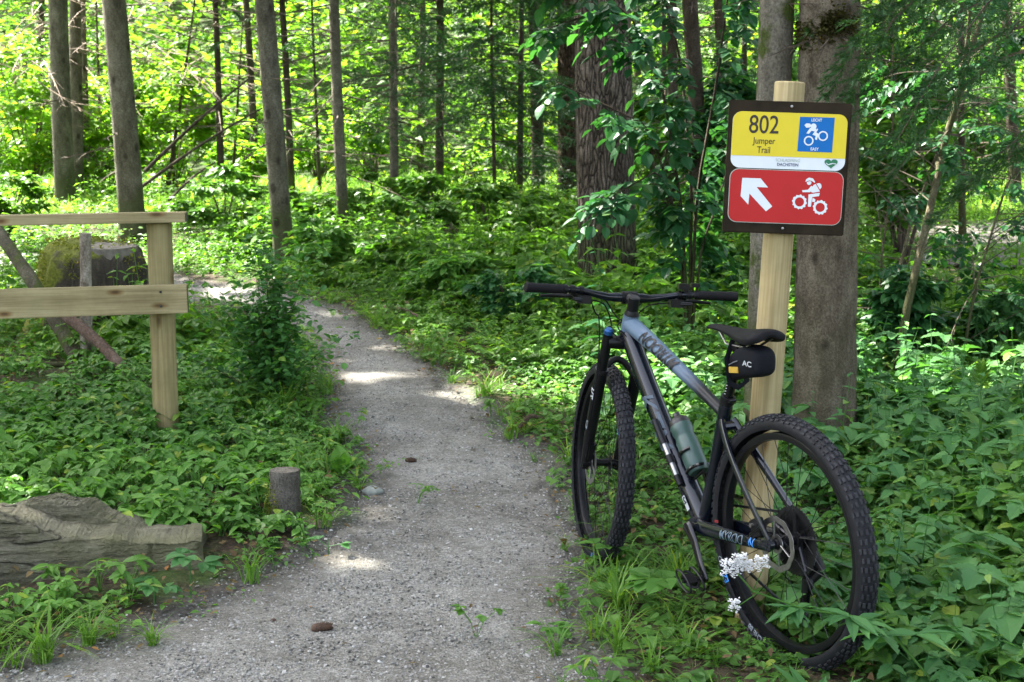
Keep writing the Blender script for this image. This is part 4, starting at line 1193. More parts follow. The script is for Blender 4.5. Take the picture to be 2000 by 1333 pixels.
# bottle cage on the down tube, with a small pump clipped beside it
dd = (DT0 - BB).normalized(); up2 = Vector((0, 1, 0)).cross(dd); up2 = up2 if up2.z > 0 else -up2
up2.normalize()
BOT = BB + dd * .145 + up2 * .082
m_ = MB()
m_.tube([BOT - up2 * .044 + dd * (-.002), BOT - up2 * .040 + dd * .13], .009, 8, ell=(1.4, .4))
ring = [BOT + dd * .075 + (Vector((0, 1, 0)) * math.cos(t) + up2 * math.sin(t)) * .0385 for t in np.linspace(-2.6, 1.0, 18)]
m_.tube(ring, .006, 8)
ring = [BOT + dd * .012 + (Vector((0, 1, 0)) * math.cos(t) + up2 * math.sin(t)) * .0385 for t in np.linspace(-4.0, 1.6, 20)]
m_.tube(ring, .005, 8)
m_.tube([BOT + dd * -.002 - up2 * .04, BOT + dd * -.006 + up2 * .02], .006, 8)
m_.build('bottle_cage', MAT['carbon_in'], bike)
pump = empty('hand_pump'); pump.parent = bike
pc = BB + dd * .270 + Vector((0, .040, 0)) + up2 * .014
m_ = MB(); m_.tube([pc - dd * .095, pc + dd * .02], .010, 14); m_.build('pump_barrel', MAT['steel'], pump)
m_ = MB(); m_.tube([pc + dd * .02, pc + dd * .11], [.0125, .0115], 14); m_.build('pump_handle', MAT['alloy_black'], pump)
m_ = MB(); m_.tube([pc - dd * .13, pc - dd * .095], [.010, .012], 14); m_.build('pump_head', MAT['alloy_black'], pump)
m_ = MB(); m_.tube([pc - dd * .050, pc - dd * .022], .0135, 14); m_.build('pump_clip', MAT['alloy_black'], pump)

# water bottle standing in the cage
def to_world(o, M_=None):
    o.matrix_world = bike.matrix_world.copy(); return o
m, nt, b = nodes_of('bottle_plastic')
b.inputs['Base Color'].default_value = (0.030, 0.066, 0.055, 1); b.inputs['Roughness'].default_value = .38; b.inputs['Specular IOR Level'].default_value = .5; b.inputs['Subsurface Weight'].default_value = 0.0
MAT['bottle'] = m
MAT['cap'] = plain('bottle_cap', (0.020, 0.018, 0.018), .4)
def frame_lathe(prof, base, d, n=28):
    a = Vector((0, 1, 0)); b_ = a.cross(d).normalized(); V = []; F = []; m2 = len(prof)
    for i in range(n):
        t = 2 * math.pi * i / n
        for r, h in prof: V.append(base + d * h + (a * math.cos(t) + b_ * math.sin(t)) * r)
    for i in range(n):
        j = (i + 1) % n
        for k in range(m2 - 1): F.append((i * m2 + k, i * m2 + k + 1, j * m2 + k + 1, j * m2 + k))
    return V, F
bottle = empty('water_bottle', label='dark green squeeze bottle standing in the cage of the mountain bike', cat='bottle')
bottle.matrix_world = bike.matrix_world.copy()
m_ = MB(); m_.add(*frame_lathe([(0, 0), (.030, .0), (.0345, .006), (.036, .03), (.036, .115), (.0325, .124), (.0325, .134), (.036, .145), (.0365, .165), (.034, .172), (0, .172)], BOT, dd)); m_.build('body', MAT['bottle'], bottle, angle=50)
m_ = MB(); m_.add(*frame_lathe([(0, .17), (.034, .170), (.0345, .180), (.030, .192), (.018, .200), (.013, .203), (.012, .215), (.0, .218)], BOT, dd)); m_.build('cap', MAT['cap'], bottle, angle=50)
V, F = text_verts('SQUEEZE', .026, 1, .0004, sub=2); 
V, F = text_verts('2', .03, 1, .0004, sub=2)

# saddle bag hung under the saddle
bag = empty('saddle_bag', label='black wedge bag with white zip trim strapped under the bike saddle', cat='bag')
bag.matrix_world = bike.matrix_world.copy()
m_ = MB(); rows_ = [(.046, .018, -.125, .028), (.036, .028, -.116, .042), (-.01, .036, -.094, .050), (-.06, .042, -.084, .050), (-.100, .042, -.082, .046), (-.124, .034, -.082, .038), (-.132, .020, -.082, .022)]
V = []; F = []; n = 20
for x, w, z, h in rows_:
    for k in range(n):
        a = 2 * math.pi * k / n; sg = lambda q: (abs(q) ** .62) * (1 if q > 0 else -1)
        V.append((SX + x, w * sg(math.cos(a)), SZ + z + h * sg(math.sin(a))))
for i in range(len(rows_) - 1):
    for k in range(n):
        k2 = (k + 1) % n; F.append((i * n + k, i * n + k2, (i + 1) * n + k2, (i + 1) * n + k))
F += [tuple(range(n)), tuple((len(rows_) - 1) * n + k for k in range(n))]
m_.add(V, F); bb_ = m_.build('pouch', MAT['cloth_black'], bag, angle=70); ss = bb_.modifiers.new('s', 'SUBSURF'); ss.levels = ss.render_levels = 1
m_ = MB(); m_.tube([Vector((SX + .034, .0285, SZ - .130)), Vector((SX + .018, .0345, SZ - .103)), Vector((SX - .01, .0385, SZ - .092)), Vector((SX - .035, .0415, SZ - .084))], .0018, 6); m_.build('zip_trim', MAT['grey_print'], bag)
m_ = MB(); m_.box(Vector((SX - .012, .0385, SZ - .114)), (.046, .003, .018), Matrix.Rotation(.12, 3, 'Y')); m_.build('label_patch', MAT['yellow_tag'], bag, bevel=.0005)
m_ = MB(); V, F = text_verts('AC', .022, 1.5, .0004); m_.add([Vector((SX - .088 - x, .0440, SZ - .086 + y)) for x, y in V], F); m_.build('lettering', MAT['white_print'], bag, smooth=False)
m_ = MB(); V, F = text_verts('802', .018, 1.1, .0004)
m_ = MB(); m_.tube([Vector((SX + .02, .018, SZ - .03)), Vector((SX + .02, .040, SZ - .085)), Vector((SX + .02, .030, SZ - .16)), Vector((SX + .02, 0, SZ - .175)), Vector((SX + .02, -.03, SZ - .16)), Vector((SX + .02, -.018, SZ - .03))], .006, 8, ell=(.3, 1.6)); m_.build('strap', MAT['cloth_black'], bag)

# ------------------------------------------------------------------ trail sign on its post
MAT['post_wood'] = wood_mat('peeled_post_wood', (0.30, 0.225, 0.10), (0.46, 0.37, 0.20), axis=2, scale=.9, green=.4)
MAT['board_wood'] = plain('dark_stained_wood', (0.022, 0.016, 0.009), .8, spec=.15, var=.4, vs=14, bmp=.3)
MAT['yellow'] = plain('sign_yellow', (0.66, 0.53, 0.035), .5, spec=.2, var=.04, vs=8)
MAT['sign_white'] = plain('sign_white', (0.66, 0.70, 0.74), .5, spec=.2, var=.03)
MAT['sign_red'] = plain('sign_red', (0.42, 0.020, 0.020), .5, spec=.2, var=.06, vs=8)
MAT['sign_blue'] = plain('sign_blue', (0.005, 0.13, 0.42), .5, spec=.2, var=.05)
MAT['sign_black'] = plain('sign_ink', (0.020, 0.012, 0.008), .5)
MAT['sign_navy'] = plain('sign_navy', (0.03, 0.05, 0.12), .5)
MAT['sign_pale'] = plain('sign_pale_grey', (0.35, 0.42, 0.36), .5)
MAT['sign_green'] = plain('sign_green', (0.012, 0.16, 0.07), .5)
PB = np.array([0.742, 3.985]); pbz = float(gz(*PB))
lean_p = math.atan(.046)
sp_ = empty('trail_sign', (PB[0], PB[1], pbz), 'yellow and red bike trail sign 802 on a pale round wooden post', 'trail sign')
sp_.rotation_euler = (0, lean_p, 0)
pt = on_plane(1552, 168, PB[1] + .02); PH = pt[2] - pbz + .012
pr = .0455
p_ = MB(); V = []; F = []; n = 24; hs = [-.15] + list(np.linspace(0, PH - .012, 16)) + [PH - .004, PH]
for i, h in enumerate(hs):
    for k in range(n):
        a = 2 * math.pi * k / n; r = pr * (1 + .018 * math.sin(3 * a + h * 1.3) + .012 * math.sin(5 * a - h)) * (1.03 - .05 * max(h, 0) / PH)
        if i == len(hs) - 1: r *= .93
        V.append((r * math.cos(a), r * math.sin(a), h))
for i in range(len(hs) - 1):
    for k in range(n):
        k2 = (k + 1) % n; F.append((i * n + k, i * n + k2, (i + 1) * n + k2, (i + 1) * n + k))
F.append(tuple((len(hs) - 1) * n + k for k in range(n)))
p_.add(V, F); p_.build('post', MAT['post_wood'], sp_)
# board, facing the camera side
K_ = 1 / 2700.0
bc = on_plane(1538, 329, PB[1] - .07)
bw, bh, bt = .355, .385, .022
board = MB(); board.box((0, 0, 0), (bw, bt, bh)); board = board.build('sign_board', MAT['board_wood'], sp_, bevel=.003)
loc = Matrix.Rotation(-lean_p, 4, 'Y') @ Vector((bc[0] - PB[0], bc[1] - PB[1], bc[2] - pbz))
board.location = (loc.x, -pr - bt / 2 + .002, loc.z)
board.rotation_euler = (0, -.012, -.03)
FY = -bt / 2
def uvb(cx, cy):                               # sign drawing units -> board face
    u = cx - 170 + .045 * (cy - 200); v_ = cy - 200 - .028 * (cx - 170)
    return (u - 478) * K_, (508 - v_) * K_
def flat(name, pts, lay, mat, parent, raw=False):
    P = pts if raw else [uvb(*p) for p in pts]
    m_ = MB(); m_.poly([(x, FY - lay, z) for x, z in P]); return m_.build(name, mat, parent, smooth=False)
def rrect(u0, v0, u1, v1, r, n=8):
    out = []
    for cx, cy, a0 in ((u1 - r, v0 + r, -90), (u1 - r, v1 - r, 0), (u0 + r, v1 - r, 90), (u0 + r, v0 + r, 180)):
        for k in range(n + 1):
            a = math.radians(a0 + 90 * k / n); out.append((cx + r * math.cos(a), cy + r * math.sin(a)))
    return [((u - 478) * K_, (508 - v_) * K_) for u, v_ in out]
def slab(name, P, y0, y1, mat, parent):
    n = len(P); m_ = MB(); m_.add([(x, FY - y0, z) for x, z in P] + [(x, FY - y1, z) for x, z in P], [tuple(range(n)), tuple(range(n, 2 * n))] + [(i, (i + 1) % n, n + (i + 1) % n, n + i) for i in range(n)])
    return m_.build(name, mat, parent, smooth=False)
U0, U1 = 30, 928
white = slab('upper_panel', rrect(U0, 76, U1, 516, 72), -.001, .003, MAT['sign_white'], board)
yel = []
for cx, cy, a0 in ((U1 - 72, 148, -90), (U0 + 72, 148, 180)):
    q = [((cx + 72 * math.cos(math.radians(a0 + 90 * k / 8)) - 478) * K_, (508 - cy - 72 * math.sin(math.radians(a0 + 90 * k / 8))) * K_) for k in range(9)]
    yel.append(q)
yv_ = yel[0] + [((U1 - 478) * K_, (508 - 420) * K_), ((U0 - 478) * K_, (508 - 420) * K_)] + yel[1]
flat('yellow_field', yv_, .0036, MAT['yellow'], white, raw=True)
red_e = slab('lower_panel', rrect(U0, 522, U1, 946, 72), -.001, .003, MAT['sign_pale'], board)
flat('red_field', rrect(U0 + 5, 527, U1 - 5, 941, 68), .0036, MAT['sign_red'], red_e, raw=True)
def sign_text(txt, cx, cy, cap, width, mat, parent, bold=0.0, lay=.0044):
    V, F = text_verts(txt, 1.0, 1, bold)
    xs_ = [x for x, y in V]; ys_ = [y for x, y in V]
    sx = width * K_ / (max(xs_) - min(xs_)); sy = cap * K_ / (max(ys_) - min(ys_)); mx_, my_ = (max(xs_) + min(xs_)) / 2, (max(ys_) + min(ys_)) / 2
    ox, oz = uvb(cx, cy)
    m_ = MB(); m_.add([(ox + (x - mx_) * sx, FY - lay, oz + (y - my_) * sy) for x, y in V], F)
    return m_.build('lettering', mat, parent, smooth=False)
sign_text('802', 437, 380, 142, 232, MAT['sign_black'], white, .006)
sign_text('Jumper', 438, 515, 66, 178, MAT['sign_black'], white, .006)
sign_text('Trail', 436, 578, 52, 102, MAT['sign_black'], white, .006)
flat('blue_square', [(718, 320), (989, 326), (972, 596), (700, 588)], .0044, MAT['sign_blue'], white)
sign_text('LEICHT', 848, 345, 24, 82, MAT['sign_white'], white, .02, .0052)
sign_text('EASY', 836, 570, 24, 64, MAT['sign_white'], white, .02, .0052)
sign_text('SCHLADMING', 628, 659, 24, 192, MAT['sign_pale'], white, .0)
sign_text('DACHSTEIN', 627, 693, 24, 166, MAT['sign_navy'], white, .012)
def ring_px(cx, cy, r, w, lay, mat, parent, teeth=0, name='wheel_ring'):
    n = 72; V = []; F = []
    for i in range(n):
        a = 2 * math.pi * i / n; q = r + (w * .15 * (1 if math.sin(a * teeth) > 0 else -1) if teeth else 0)
        for rr in (q, r - w):
            x, z = uvb(cx + rr * math.cos(a), cy + rr * math.sin(a)); V.append((x, FY - lay, z))
    for i in range(n):
        j = (i + 1) % n; F.append((2 * i, 2 * j, 2 * j + 1, 2 * i + 1))
    m_ = MB(); m_.add(V, F); return m_.build(name, mat, parent, smooth=False)
def polys(name, lst, lay, mat, parent):
    m_ = MB()
    for k, P in enumerate(lst):
        m_.poly([(uvb(*p)[0], FY - lay - .00003 * k, uvb(*p)[1]) for p in P])
    return m_.build(name, mat, parent, smooth=False)
circ = lambda cx, cy, r, rx=1, n=20: [(cx + r * rx * math.cos(2 * math.pi * k / n), cy + r * math.sin(2 * math.pi * k / n)) for k in range(n)]
flat('arrow', [(272, 798), (416, 802), (476, 873), (386, 870), (511, 1022), (462, 1061), (330, 922), (322, 1009), (260, 942)], .0044, MAT['sign_white'], red_e)
ring_px(725, 985, 56, 20, .0044, MAT['sign_white'], red_e, 12); ring_px(889, 1027, 56, 20, .0044, MAT['sign_white'], red_e, 12)
polys('rider_symbol', [[(768, 828), (774, 806), (797, 793), (828, 800), (846, 828), (840, 834), (818, 818), (792, 818)], circ(798, 833, 18),
      [(803, 893), (835, 850), (858, 838), (880, 890), (884, 906), (845, 916), (818, 908)], circ(874, 862, 26, .85),
      [(744, 893), (790, 888), (815, 858), (842, 872), (806, 908), (748, 908)], [(795, 925), (884, 912), (878, 938), (824, 946), (816, 1022), (792, 1022)], [(828, 950), (851, 966), (845, 985), (824, 984)]], .0044, MAT['sign_white'], red_e)
polys('rider_strap', [[(846, 836), (853, 836), (886, 890), (880, 893)], [(815, 914), (888, 902), (889, 908), (816, 920)], [(773, 826), (800, 815), (824, 822), (822, 826), (800, 820), (776, 830)]], .0052, MAT['sign_red'], red_e)
ring_px(788, 506, 38, 11, .0052, MAT['sign_white'], white); ring_px(899, 468, 39, 11, .0052, MAT['sign_white'], white)
polys('rider_symbol', [circ(824, 394, 23), [(752, 384), (768, 370), (796, 372), (806, 388), (796, 402), (768, 406)], [(798, 405), (846, 412), (846, 436), (808, 428), (788, 452), (768, 448)],
      [(832, 436), (854, 410), (860, 416), (846, 440), (864, 452), (852, 500), (836, 494), (842, 468), (816, 458)]], .0052, MAT['sign_white'], white)
hp = []
for k in range(40):
    t = 2 * math.pi * k / 40; hp.append((967 + 52 * math.sin(t) ** 3, 680 - 2.6 * (13 * math.cos(t) - 5 * math.cos(2 * t) - 2 * math.cos(3 * t) - math.cos(4 * t))))
flat('heart_mark', hp, .0044, MAT['sign_green'], white)
polys('heart_wave', [[(928, 676), (945, 688), (962, 682), (980, 678), (1008, 684), (1006, 690), (982, 684), (962, 690), (945, 695), (930, 684)]], .0052, MAT['sign_white'], white)
for cx, cy in ((653, 240), (597, 1195)):
    x, z = uvb(cx, cy); m_ = MB(); m_.lathe([(0, -.004), (.0035, -.0035), (.0042, -.0015), (.0042, 0)], (x, FY, z), 'y', 14); m_.build('screw', MAT['steel'], board)

# ------------------------------------------------------------------ timber fence on the left
MAT['fence_wood'] = wood_mat('sawn_fence_wood', (0.19, 0.15, 0.07), (0.36, 0.305, 0.165), axis=0, scale=.8, green=.3)
MAT['fence_post'] = wood_mat('round_fence_wood', (0.17, 0.135, 0.058), (0.31, 0.255, 0.12), axis=2, scale=.8, green=.55)
MAT['end_wood'] = plain('end_grain', (0.05, 0.05, 0.03), .9, var=.4)
fb = at(326, 862)
fence = empty('rail_fence', tuple(fb), 'pale timber fence with two horizontal boards on a round post at left', 'fence')
def fpt(u, v_, Y_): return Vector(on_plane(u, v_, Y_)) - Vector(fb)
Yf = fb[1]
def post_at(dx, dy, wob):
    m_ = MB(); hh = on_plane(310, 436, Yf)[2] - fb[2]
    tilt = (on_plane(311, 440, Yf)[0] - fb[0]) / hh
    z = [-.2, 0, .2, .5, .8, hh]
    m_.tube([(dx + tilt * q, dy, q) for q in z], [.064, .063, .062, .061, .060, .060], 28)
    return m_.build('fence_post', MAT['fence_post'], fence)
def bar3(name, a, b_, w, h, mat):
    """board between two points (its front bottom edge runs a-b), thickness w backward, height h"""
    a, b_ = Vector(a), Vector(b_); d = (b_ - a); L_ = d.length; x = d.normalized(); y = Vector((0, 0, 1)).cross(x).normalized(); z = x.cross(y)
    m_ = MB(); m_.box((L_ / 2, w / 2, h / 2), (L_, w, h))
    o = m_.build(name, mat, fence, bevel=.003); M_ = Matrix(((x.x, y.x, z.x, a.x), (x.y, y.y, z.y, a.y), (x.z, y.z, z.z, a.z), (0, 0, 0, 1)))
    o.matrix_local = M_
    m_ = MB(); m_.box((L_ + .0012, w / 2, h / 2), (.0024, w - .008, h - .008)); m_.build('end_grain', MAT['end_wood'], o)
    return o
dirx = Vector((-1, -.16, 0)).normalized()
m_post = post_at(0, 0, 0)
e1 = fpt(367, 612, Yf - .095); e1b = e1 + dirx * 2.6; e1b.z -= .035
bar3('rail', e1b, e1, .042, on_plane(367, 556, Yf - .095)[2] - on_plane(367, 612, Yf - .095)[2], MAT['fence_wood'])
e2 = fpt(362, 435, Yf - .085); e2b = e2 + dirx * 2.6; e2b.z -= .03
bar3('top_rail', e2b, e2, .15, .048, MAT['fence_wood'])
for o_r, du in ((e1, .12), (e1, .12)):
    pass
for dz_ in (.035, .105):
    q = e1 + dirx * .125 + Vector((0, -.001, dz_)); m_ = MB(); m_.lathe([(0, -.003), (.005, -.003), (.006, 0)], q, 'y', 12); m_.build('screw', MAT['steel_dark'], fence)
pv = dirx * 2.2
post_at(pv.x, pv.y, 0)

# ------------------------------------------------------------------ stump, logs, rock and other small things
def blob_mesh(name, V, F, mat, parent=None, sub=0):
    m_ = MB(); m_.add(V, F); return m_.build(name, mat, parent, angle=80)
m, nt, b = nodes_of('mossy_stump_bark')
v = coords(nt); n1 = noise(nt, coords(nt, (1, 1, .25)), 14, 6, .7); n2 = noise(nt, v, 5, 4); n3 = noise(nt, v, 60, 4, .7)
sx = nt.nodes.new('ShaderNodeSeparateXYZ'); nt.links.new(v, sx.inputs[0])
col = ramp(nt, n1, [(0.3, (0.016, 0.012, 0.007)), (0.55, (0.06, 0.048, 0.030)), (0.75, (0.14, 0.12, 0.08))])
mh = N(nt, 'ShaderNodeMath', operation='MULTIPLY_ADD'); mh.inputs[1].default_value = -0.75; nt.links.new(sx.outputs[0], mh.inputs[0]); nt.links.new(n2, mh.inputs[2])
gg = N(nt, 'ShaderNodeMath', operation='MULTIPLY_ADD'); gg.inputs[1].default_value = .45; nt.links.new(sx.outputs[2], gg.inputs[0]); nt.links.new(mh.outputs[0], gg.inputs[2])
mm = ramp(nt, gg.outputs[0], [(0.72, (0, 0, 0)), (0.84, (1, 1, 1))])
col = mix(nt, mm, col, ramp(nt, n3, [(0.3, (0.055, 0.07, 0.006)), (0.5, (0.15, 0.17, 0.015)), (0.75, (0.27, 0.27, 0.03))]))
nt.links.new(col, b.inputs['Base Color']); b.inputs['Roughness'].default_value = .95
mb_ = N(nt, 'ShaderNodeMath', operation='ADD'); nt.links.new(n1, mb_.inputs[0]); nt.links.new(n3, mb_.inputs[1]); bump(nt, b, mb_.outputs[0], 1.0, .02)
MAT['stump'] = m
sb = at(185, 660); Ys = sb[1]
hh = on_plane(150, 478, Ys)[2] - sb[2]; rs = 105 / FPX * Ys
n = 72; V = []; F = []
zl = [-.1, 0, .12, .3, .5, .7, .82, .91, .97, 1.0]; shr = dict(zip(zl, [1, 1, 1, 1, 1, .99, .97, .93, .87, .80]))
for zi in zl:
    for k in range(n):
        a = 2 * math.pi * k / n
        fl = 1 + .30 * math.exp(-max(zi, 0) / .22) * (1 + .5 * math.sin(5 * a + 1))
        r = rs * fl * (1 + .05 * math.sin(3 * a + 2) + .045 * math.sin(9 * a + 3 * zi) - .06 * max(0, math.sin(13 * a + 2 * math.sin(4 * a))) ** 4 + .025 * math.sin(23 * a) + rng.normal(0, .010)) * (1 - .05 * zi) * (1 - (1 - shr[zi]) * (1.25 - .55 * math.cos(a)))
        top = hh * (1 + .05 * math.cos(a - 2.7) + .02 * math.sin(4 * a))
        V.append((r * math.cos(a), r * math.sin(a), zi * top))
for i in range(len(zl) - 1):
    for k in range(n):
        k2 = (k + 1) % n; F.append((i * n + k, i * n + k2, (i + 1) * n + k2, (i + 1) * n + k))
o_ = (len(zl) - 1) * n
for q, (rr, dz) in enumerate(((.75, .012), (.4, -.012), (.12, .0))):
    b0 = len(V)
    for k in range(n):
        x, y, z = V[o_ + k]; V.append((x * rr, y * rr, z * .5 + hh * .5 + dz + rng.normal(0, .004)))
    for k in range(n):
        k2 = (k + 1) % n; F.append((o_ + k if q == 0 else b0 - n + k, o_ + k2 if q == 0 else b0 - n + k2, b0 + k2, b0 + k))
F.append(tuple(range(len(V) - n, len(V))))
o = blob_mesh('tree_stump', V, F, MAT['stump']); o.location = tuple(sb); o.rotation_euler = (.05, .03, 0)
tag(o, 'big old tree stump with yellow-green moss behind the timber fence', 'stump')
m, nt, b = nodes_of('cut_wood')
v = coords(nt); n1 = noise(nt, v, 18, 5); nt.links.new(ramp(nt, n1, [(.3, (.07, .06, .045)), (.7, (.22, .195, .155))]), b.inputs['Base Color']); b.inputs['Roughness'].default_value = .9
m_ = MB(); m_.add([(rs * .50 * math.cos(a) * (1 + .08 * math.sin(3 * a)), rs * .55 * math.sin(a), hh + .035) for a in np.linspace(0, 6.28, 30)[:-1]] + [(rs * .50 * math.cos(a) * (1 + .08 * math.sin(3 * a)), rs * .55 * math.sin(a), hh - .05) for a in np.linspace(0, 6.28, 30)[:-1]],
                  [tuple(range(29))] + [(i, (i + 1) % 29, 29 + (i + 1) % 29, 29 + i) for i in range(29)])
Lm = Leaves(); nm_ = 5200; a_ = U(0, 6.28, nm_); zz_ = U(0, 1, nm_)
okm = (zz_ > .18 + .75 * (np.cos(a_ - 2.75) < .25) + .25 * np.sin(a_ * 5)) | (zz_ > .93); a_, zz_ = a_[okm], zz_[okm]; nm_ = len(a_)
top_ = zz_ > .93
rr_ = rs * (1 + .30 * np.exp(-zz_ / .22)) * (1 + .05 * np.sin(3 * a_ + 2) + .035 * np.sin(9 * a_ + 3 * zz_)) * (1 - .05 * zz_) * np.where(top_, U(.45, .82, nm_), 1 - .10 * np.clip((zz_ - .7) / .25, 0, 1))
Pm = np.stack([rr_ * np.cos(a_), rr_ * np.sin(a_), np.where(top_, hh * 1.0 + .02 * np.cos(a_ - 2.7) + .012, zz_ * hh)], 1) + rng.normal(0, .008, (nm_, 3))
place(Lm, LEAF_FAR, Pm, U(0, 6.28, nm_), U(-.3, 1.3, nm_), U(-1, 1, nm_), U(.014, .034, nm_))
MAT['stump_moss'] = leaf_mat('stump_moss', (0.07, 0.085, 0.008), (0.15, 0.17, 0.014), (0.26, 0.27, 0.03), .25, .8, .1, 4)
link_mesh('moss', Lm.mesh('moss', MAT['stump_moss']), o)
oc_ = m_.build('cut_face', m, o); oc_.location = (.13, -.05, -.030)

MAT['log_pale'] = bark_mat('peeling_log', (0.10, 0.07, 0.045), (0.36, 0.31, 0.24), (0.62, 0.57, 0.48), scale=1.5, foot=0.0)
MAT['log_red'] = bark_mat('reddish_log', (0.07, 0.045, 0.03), (0.17, 0.115, 0.085), (0.26, 0.19, 0.15), scale=1.4, foot=0.0)
MAT['log_green'] = bark_mat('mossy_log', (0.04, 0.035, 0.02), (0.09, 0.08, 0.05), (0.15, 0.14, 0.09), moss=.12, foot=0.0)
def log(name, pts, rad, mat, label, cat='log'):
    P = [Vector(p) for p in pts]; m_ = MB(); Q = []; RR = []
    nseg = 14
    for i in range(nseg + 1):
        t = i / nseg * (len(P) - 1); k = min(int(t), len(P) - 2); q = P[k].lerp(P[k + 1], t - k)
        Q.append(q + Vector(rng.normal(0, .0012, 3)) * min(1, i) * min(1, nseg - i))
        rr = rad if not isinstance(rad, tuple) else rad[0] + (rad[1] - rad[0]) * i / nseg
        RR.append(rr * (1 + rng.normal(0, .025)))
    m_.tube(Q, RR, 14); o = m_.build(name, MAT[mat]); return tag(o, label, cat)
log('upright_log', [on_plane(170, 722, 8.35), on_plane(168, 600, 8.33), on_plane(167, 456, 8.3)], (.040, .034), 'log_pale', 'pale peeling log standing upright in front of the mossy stump')
log('leaning_log', [on_plane(152, 700, 8.3), on_plane(70, 560, 8.7), on_plane(-12, 440, 9.2)], (.050, .042), 'log_green', 'thick greenish log leaning up to the left behind the fence boards')
log('fallen_log', [on_plane(122, 612, 8.25), on_plane(195, 670, 8.05), on_plane(272, 756, 7.75)], (.036, .032), 'log_red', 'reddish barked branch slanting down to the right below the lower board')
log('fallen_log', [on_plane(188, 722, 7.95), on_plane(218, 704, 8.05)], .03, 'log_pale', 'short broken log end lying beside the foot of the upright log')
log('fallen_log', [on_plane(30, 712, 8.2), on_plane(180, 714, 8.15)], .018, 'bark_dark', 'thin dark stick lying along the ground left of the upright log', 'stick')
log('fallen_log', [on_plane(235, 850, 6.55), on_plane(262, 826, 6.6)], .018, 'bark_dark', 'small dark stick poking out of the herbs left of the fence post foot', 'stick')
log('fallen_log', [at(452, 926) + [0, 0, .03], at(500, 938) + [0, 0, .03]], .010, 'log_pale', 'short pale stick on the herbs left of the small cut stump', 'stick')

m, nt, b = nodes_of('lichen_rock')
v = coords(nt); n1 = noise(nt, coords(nt, (1, 1, 3.2)), 7, 7, .65, .6); n2 = noise(nt, v, 60, 6, .7); n3 = noise(nt, v, 3.3, 4)
col = ramp(nt, n1, [(0.28, (0.08, 0.072, 0.048)), (0.5, (0.18, 0.168, 0.112)), (0.72, (0.28, 0.262, 0.19))])
col = mix(nt, .5, col, ramp(nt, n2, [(.3, (.55, .55, .5)), (.7, (1.25, 1.25, 1.2))]), 'MULTIPLY')
col = mix(nt, ramp(nt, n3, [(.38, (0, 0, 0)), (.58, (.75, .75, .75))]), col, (0.135, 0.135, 0.06))
dn = N(nt, 'ShaderNodeTexNoise', Scale=3.0, Detail=4.0); nt.links.new(coords(nt, (.7, .7, 3)), dn.inputs['Vector'])
vo = N(nt, 'ShaderNodeTexVoronoi', Scale=1.5, feature='DISTANCE_TO_EDGE'); nt.links.new(mix(nt, .35, coords(nt, (.7, .7, 3)), dn.outputs['Color']), vo.inputs['Vector'])
wv = N(nt, 'ShaderNodeTexNoise', Scale=1.0, Detail=6.0, Roughness=.7, Distortion=.8); nt.links.new(coords(nt, (3.5, 3.5, 42)), wv.inputs['Vector'])
col = mix(nt, .6, col, ramp(nt, wv.outputs[0], [(.33, (.42, .40, .36)), (.5, (1, 1, 1)), (.7, (1.3, 1.28, 1.2))]), 'MULTIPLY')
ck = ramp(nt, vo.outputs['Distance'], [(0.0, (.3, .27, .22)), (0.016, (1, 1, 1))]); col = mix(nt, .9, col, ck, 'MULTIPLY')
nt.links.new(col, b.inputs['Base Color']); b.inputs['Roughness'].default_value = .92
mh = N(nt, 'ShaderNodeMath', operation='MULTIPLY_ADD'); mh.inputs[1].default_value = .35; nt.links.new(n2, mh.inputs[0]); nt.links.new(n1, mh.inputs[2]); mk_ = N(nt, 'ShaderNodeMath', operation='MULTIPLY'); nt.links.new(mh.outputs[0], mk_.inputs[0]); nt.links.new(ck, mk_.inputs[1]); ma_ = N(nt, 'ShaderNodeMath', operation='MULTIPLY_ADD'); ma_.inputs[1].default_value = .6; nt.links.new(wv.outputs[0], ma_.inputs[0]); nt.links.new(mk_.outputs[0], ma_.inputs[2]); mk_ = ma_; bump(nt, b, mk_.outputs[0], 1.0, .05)
MAT['rock'] = m
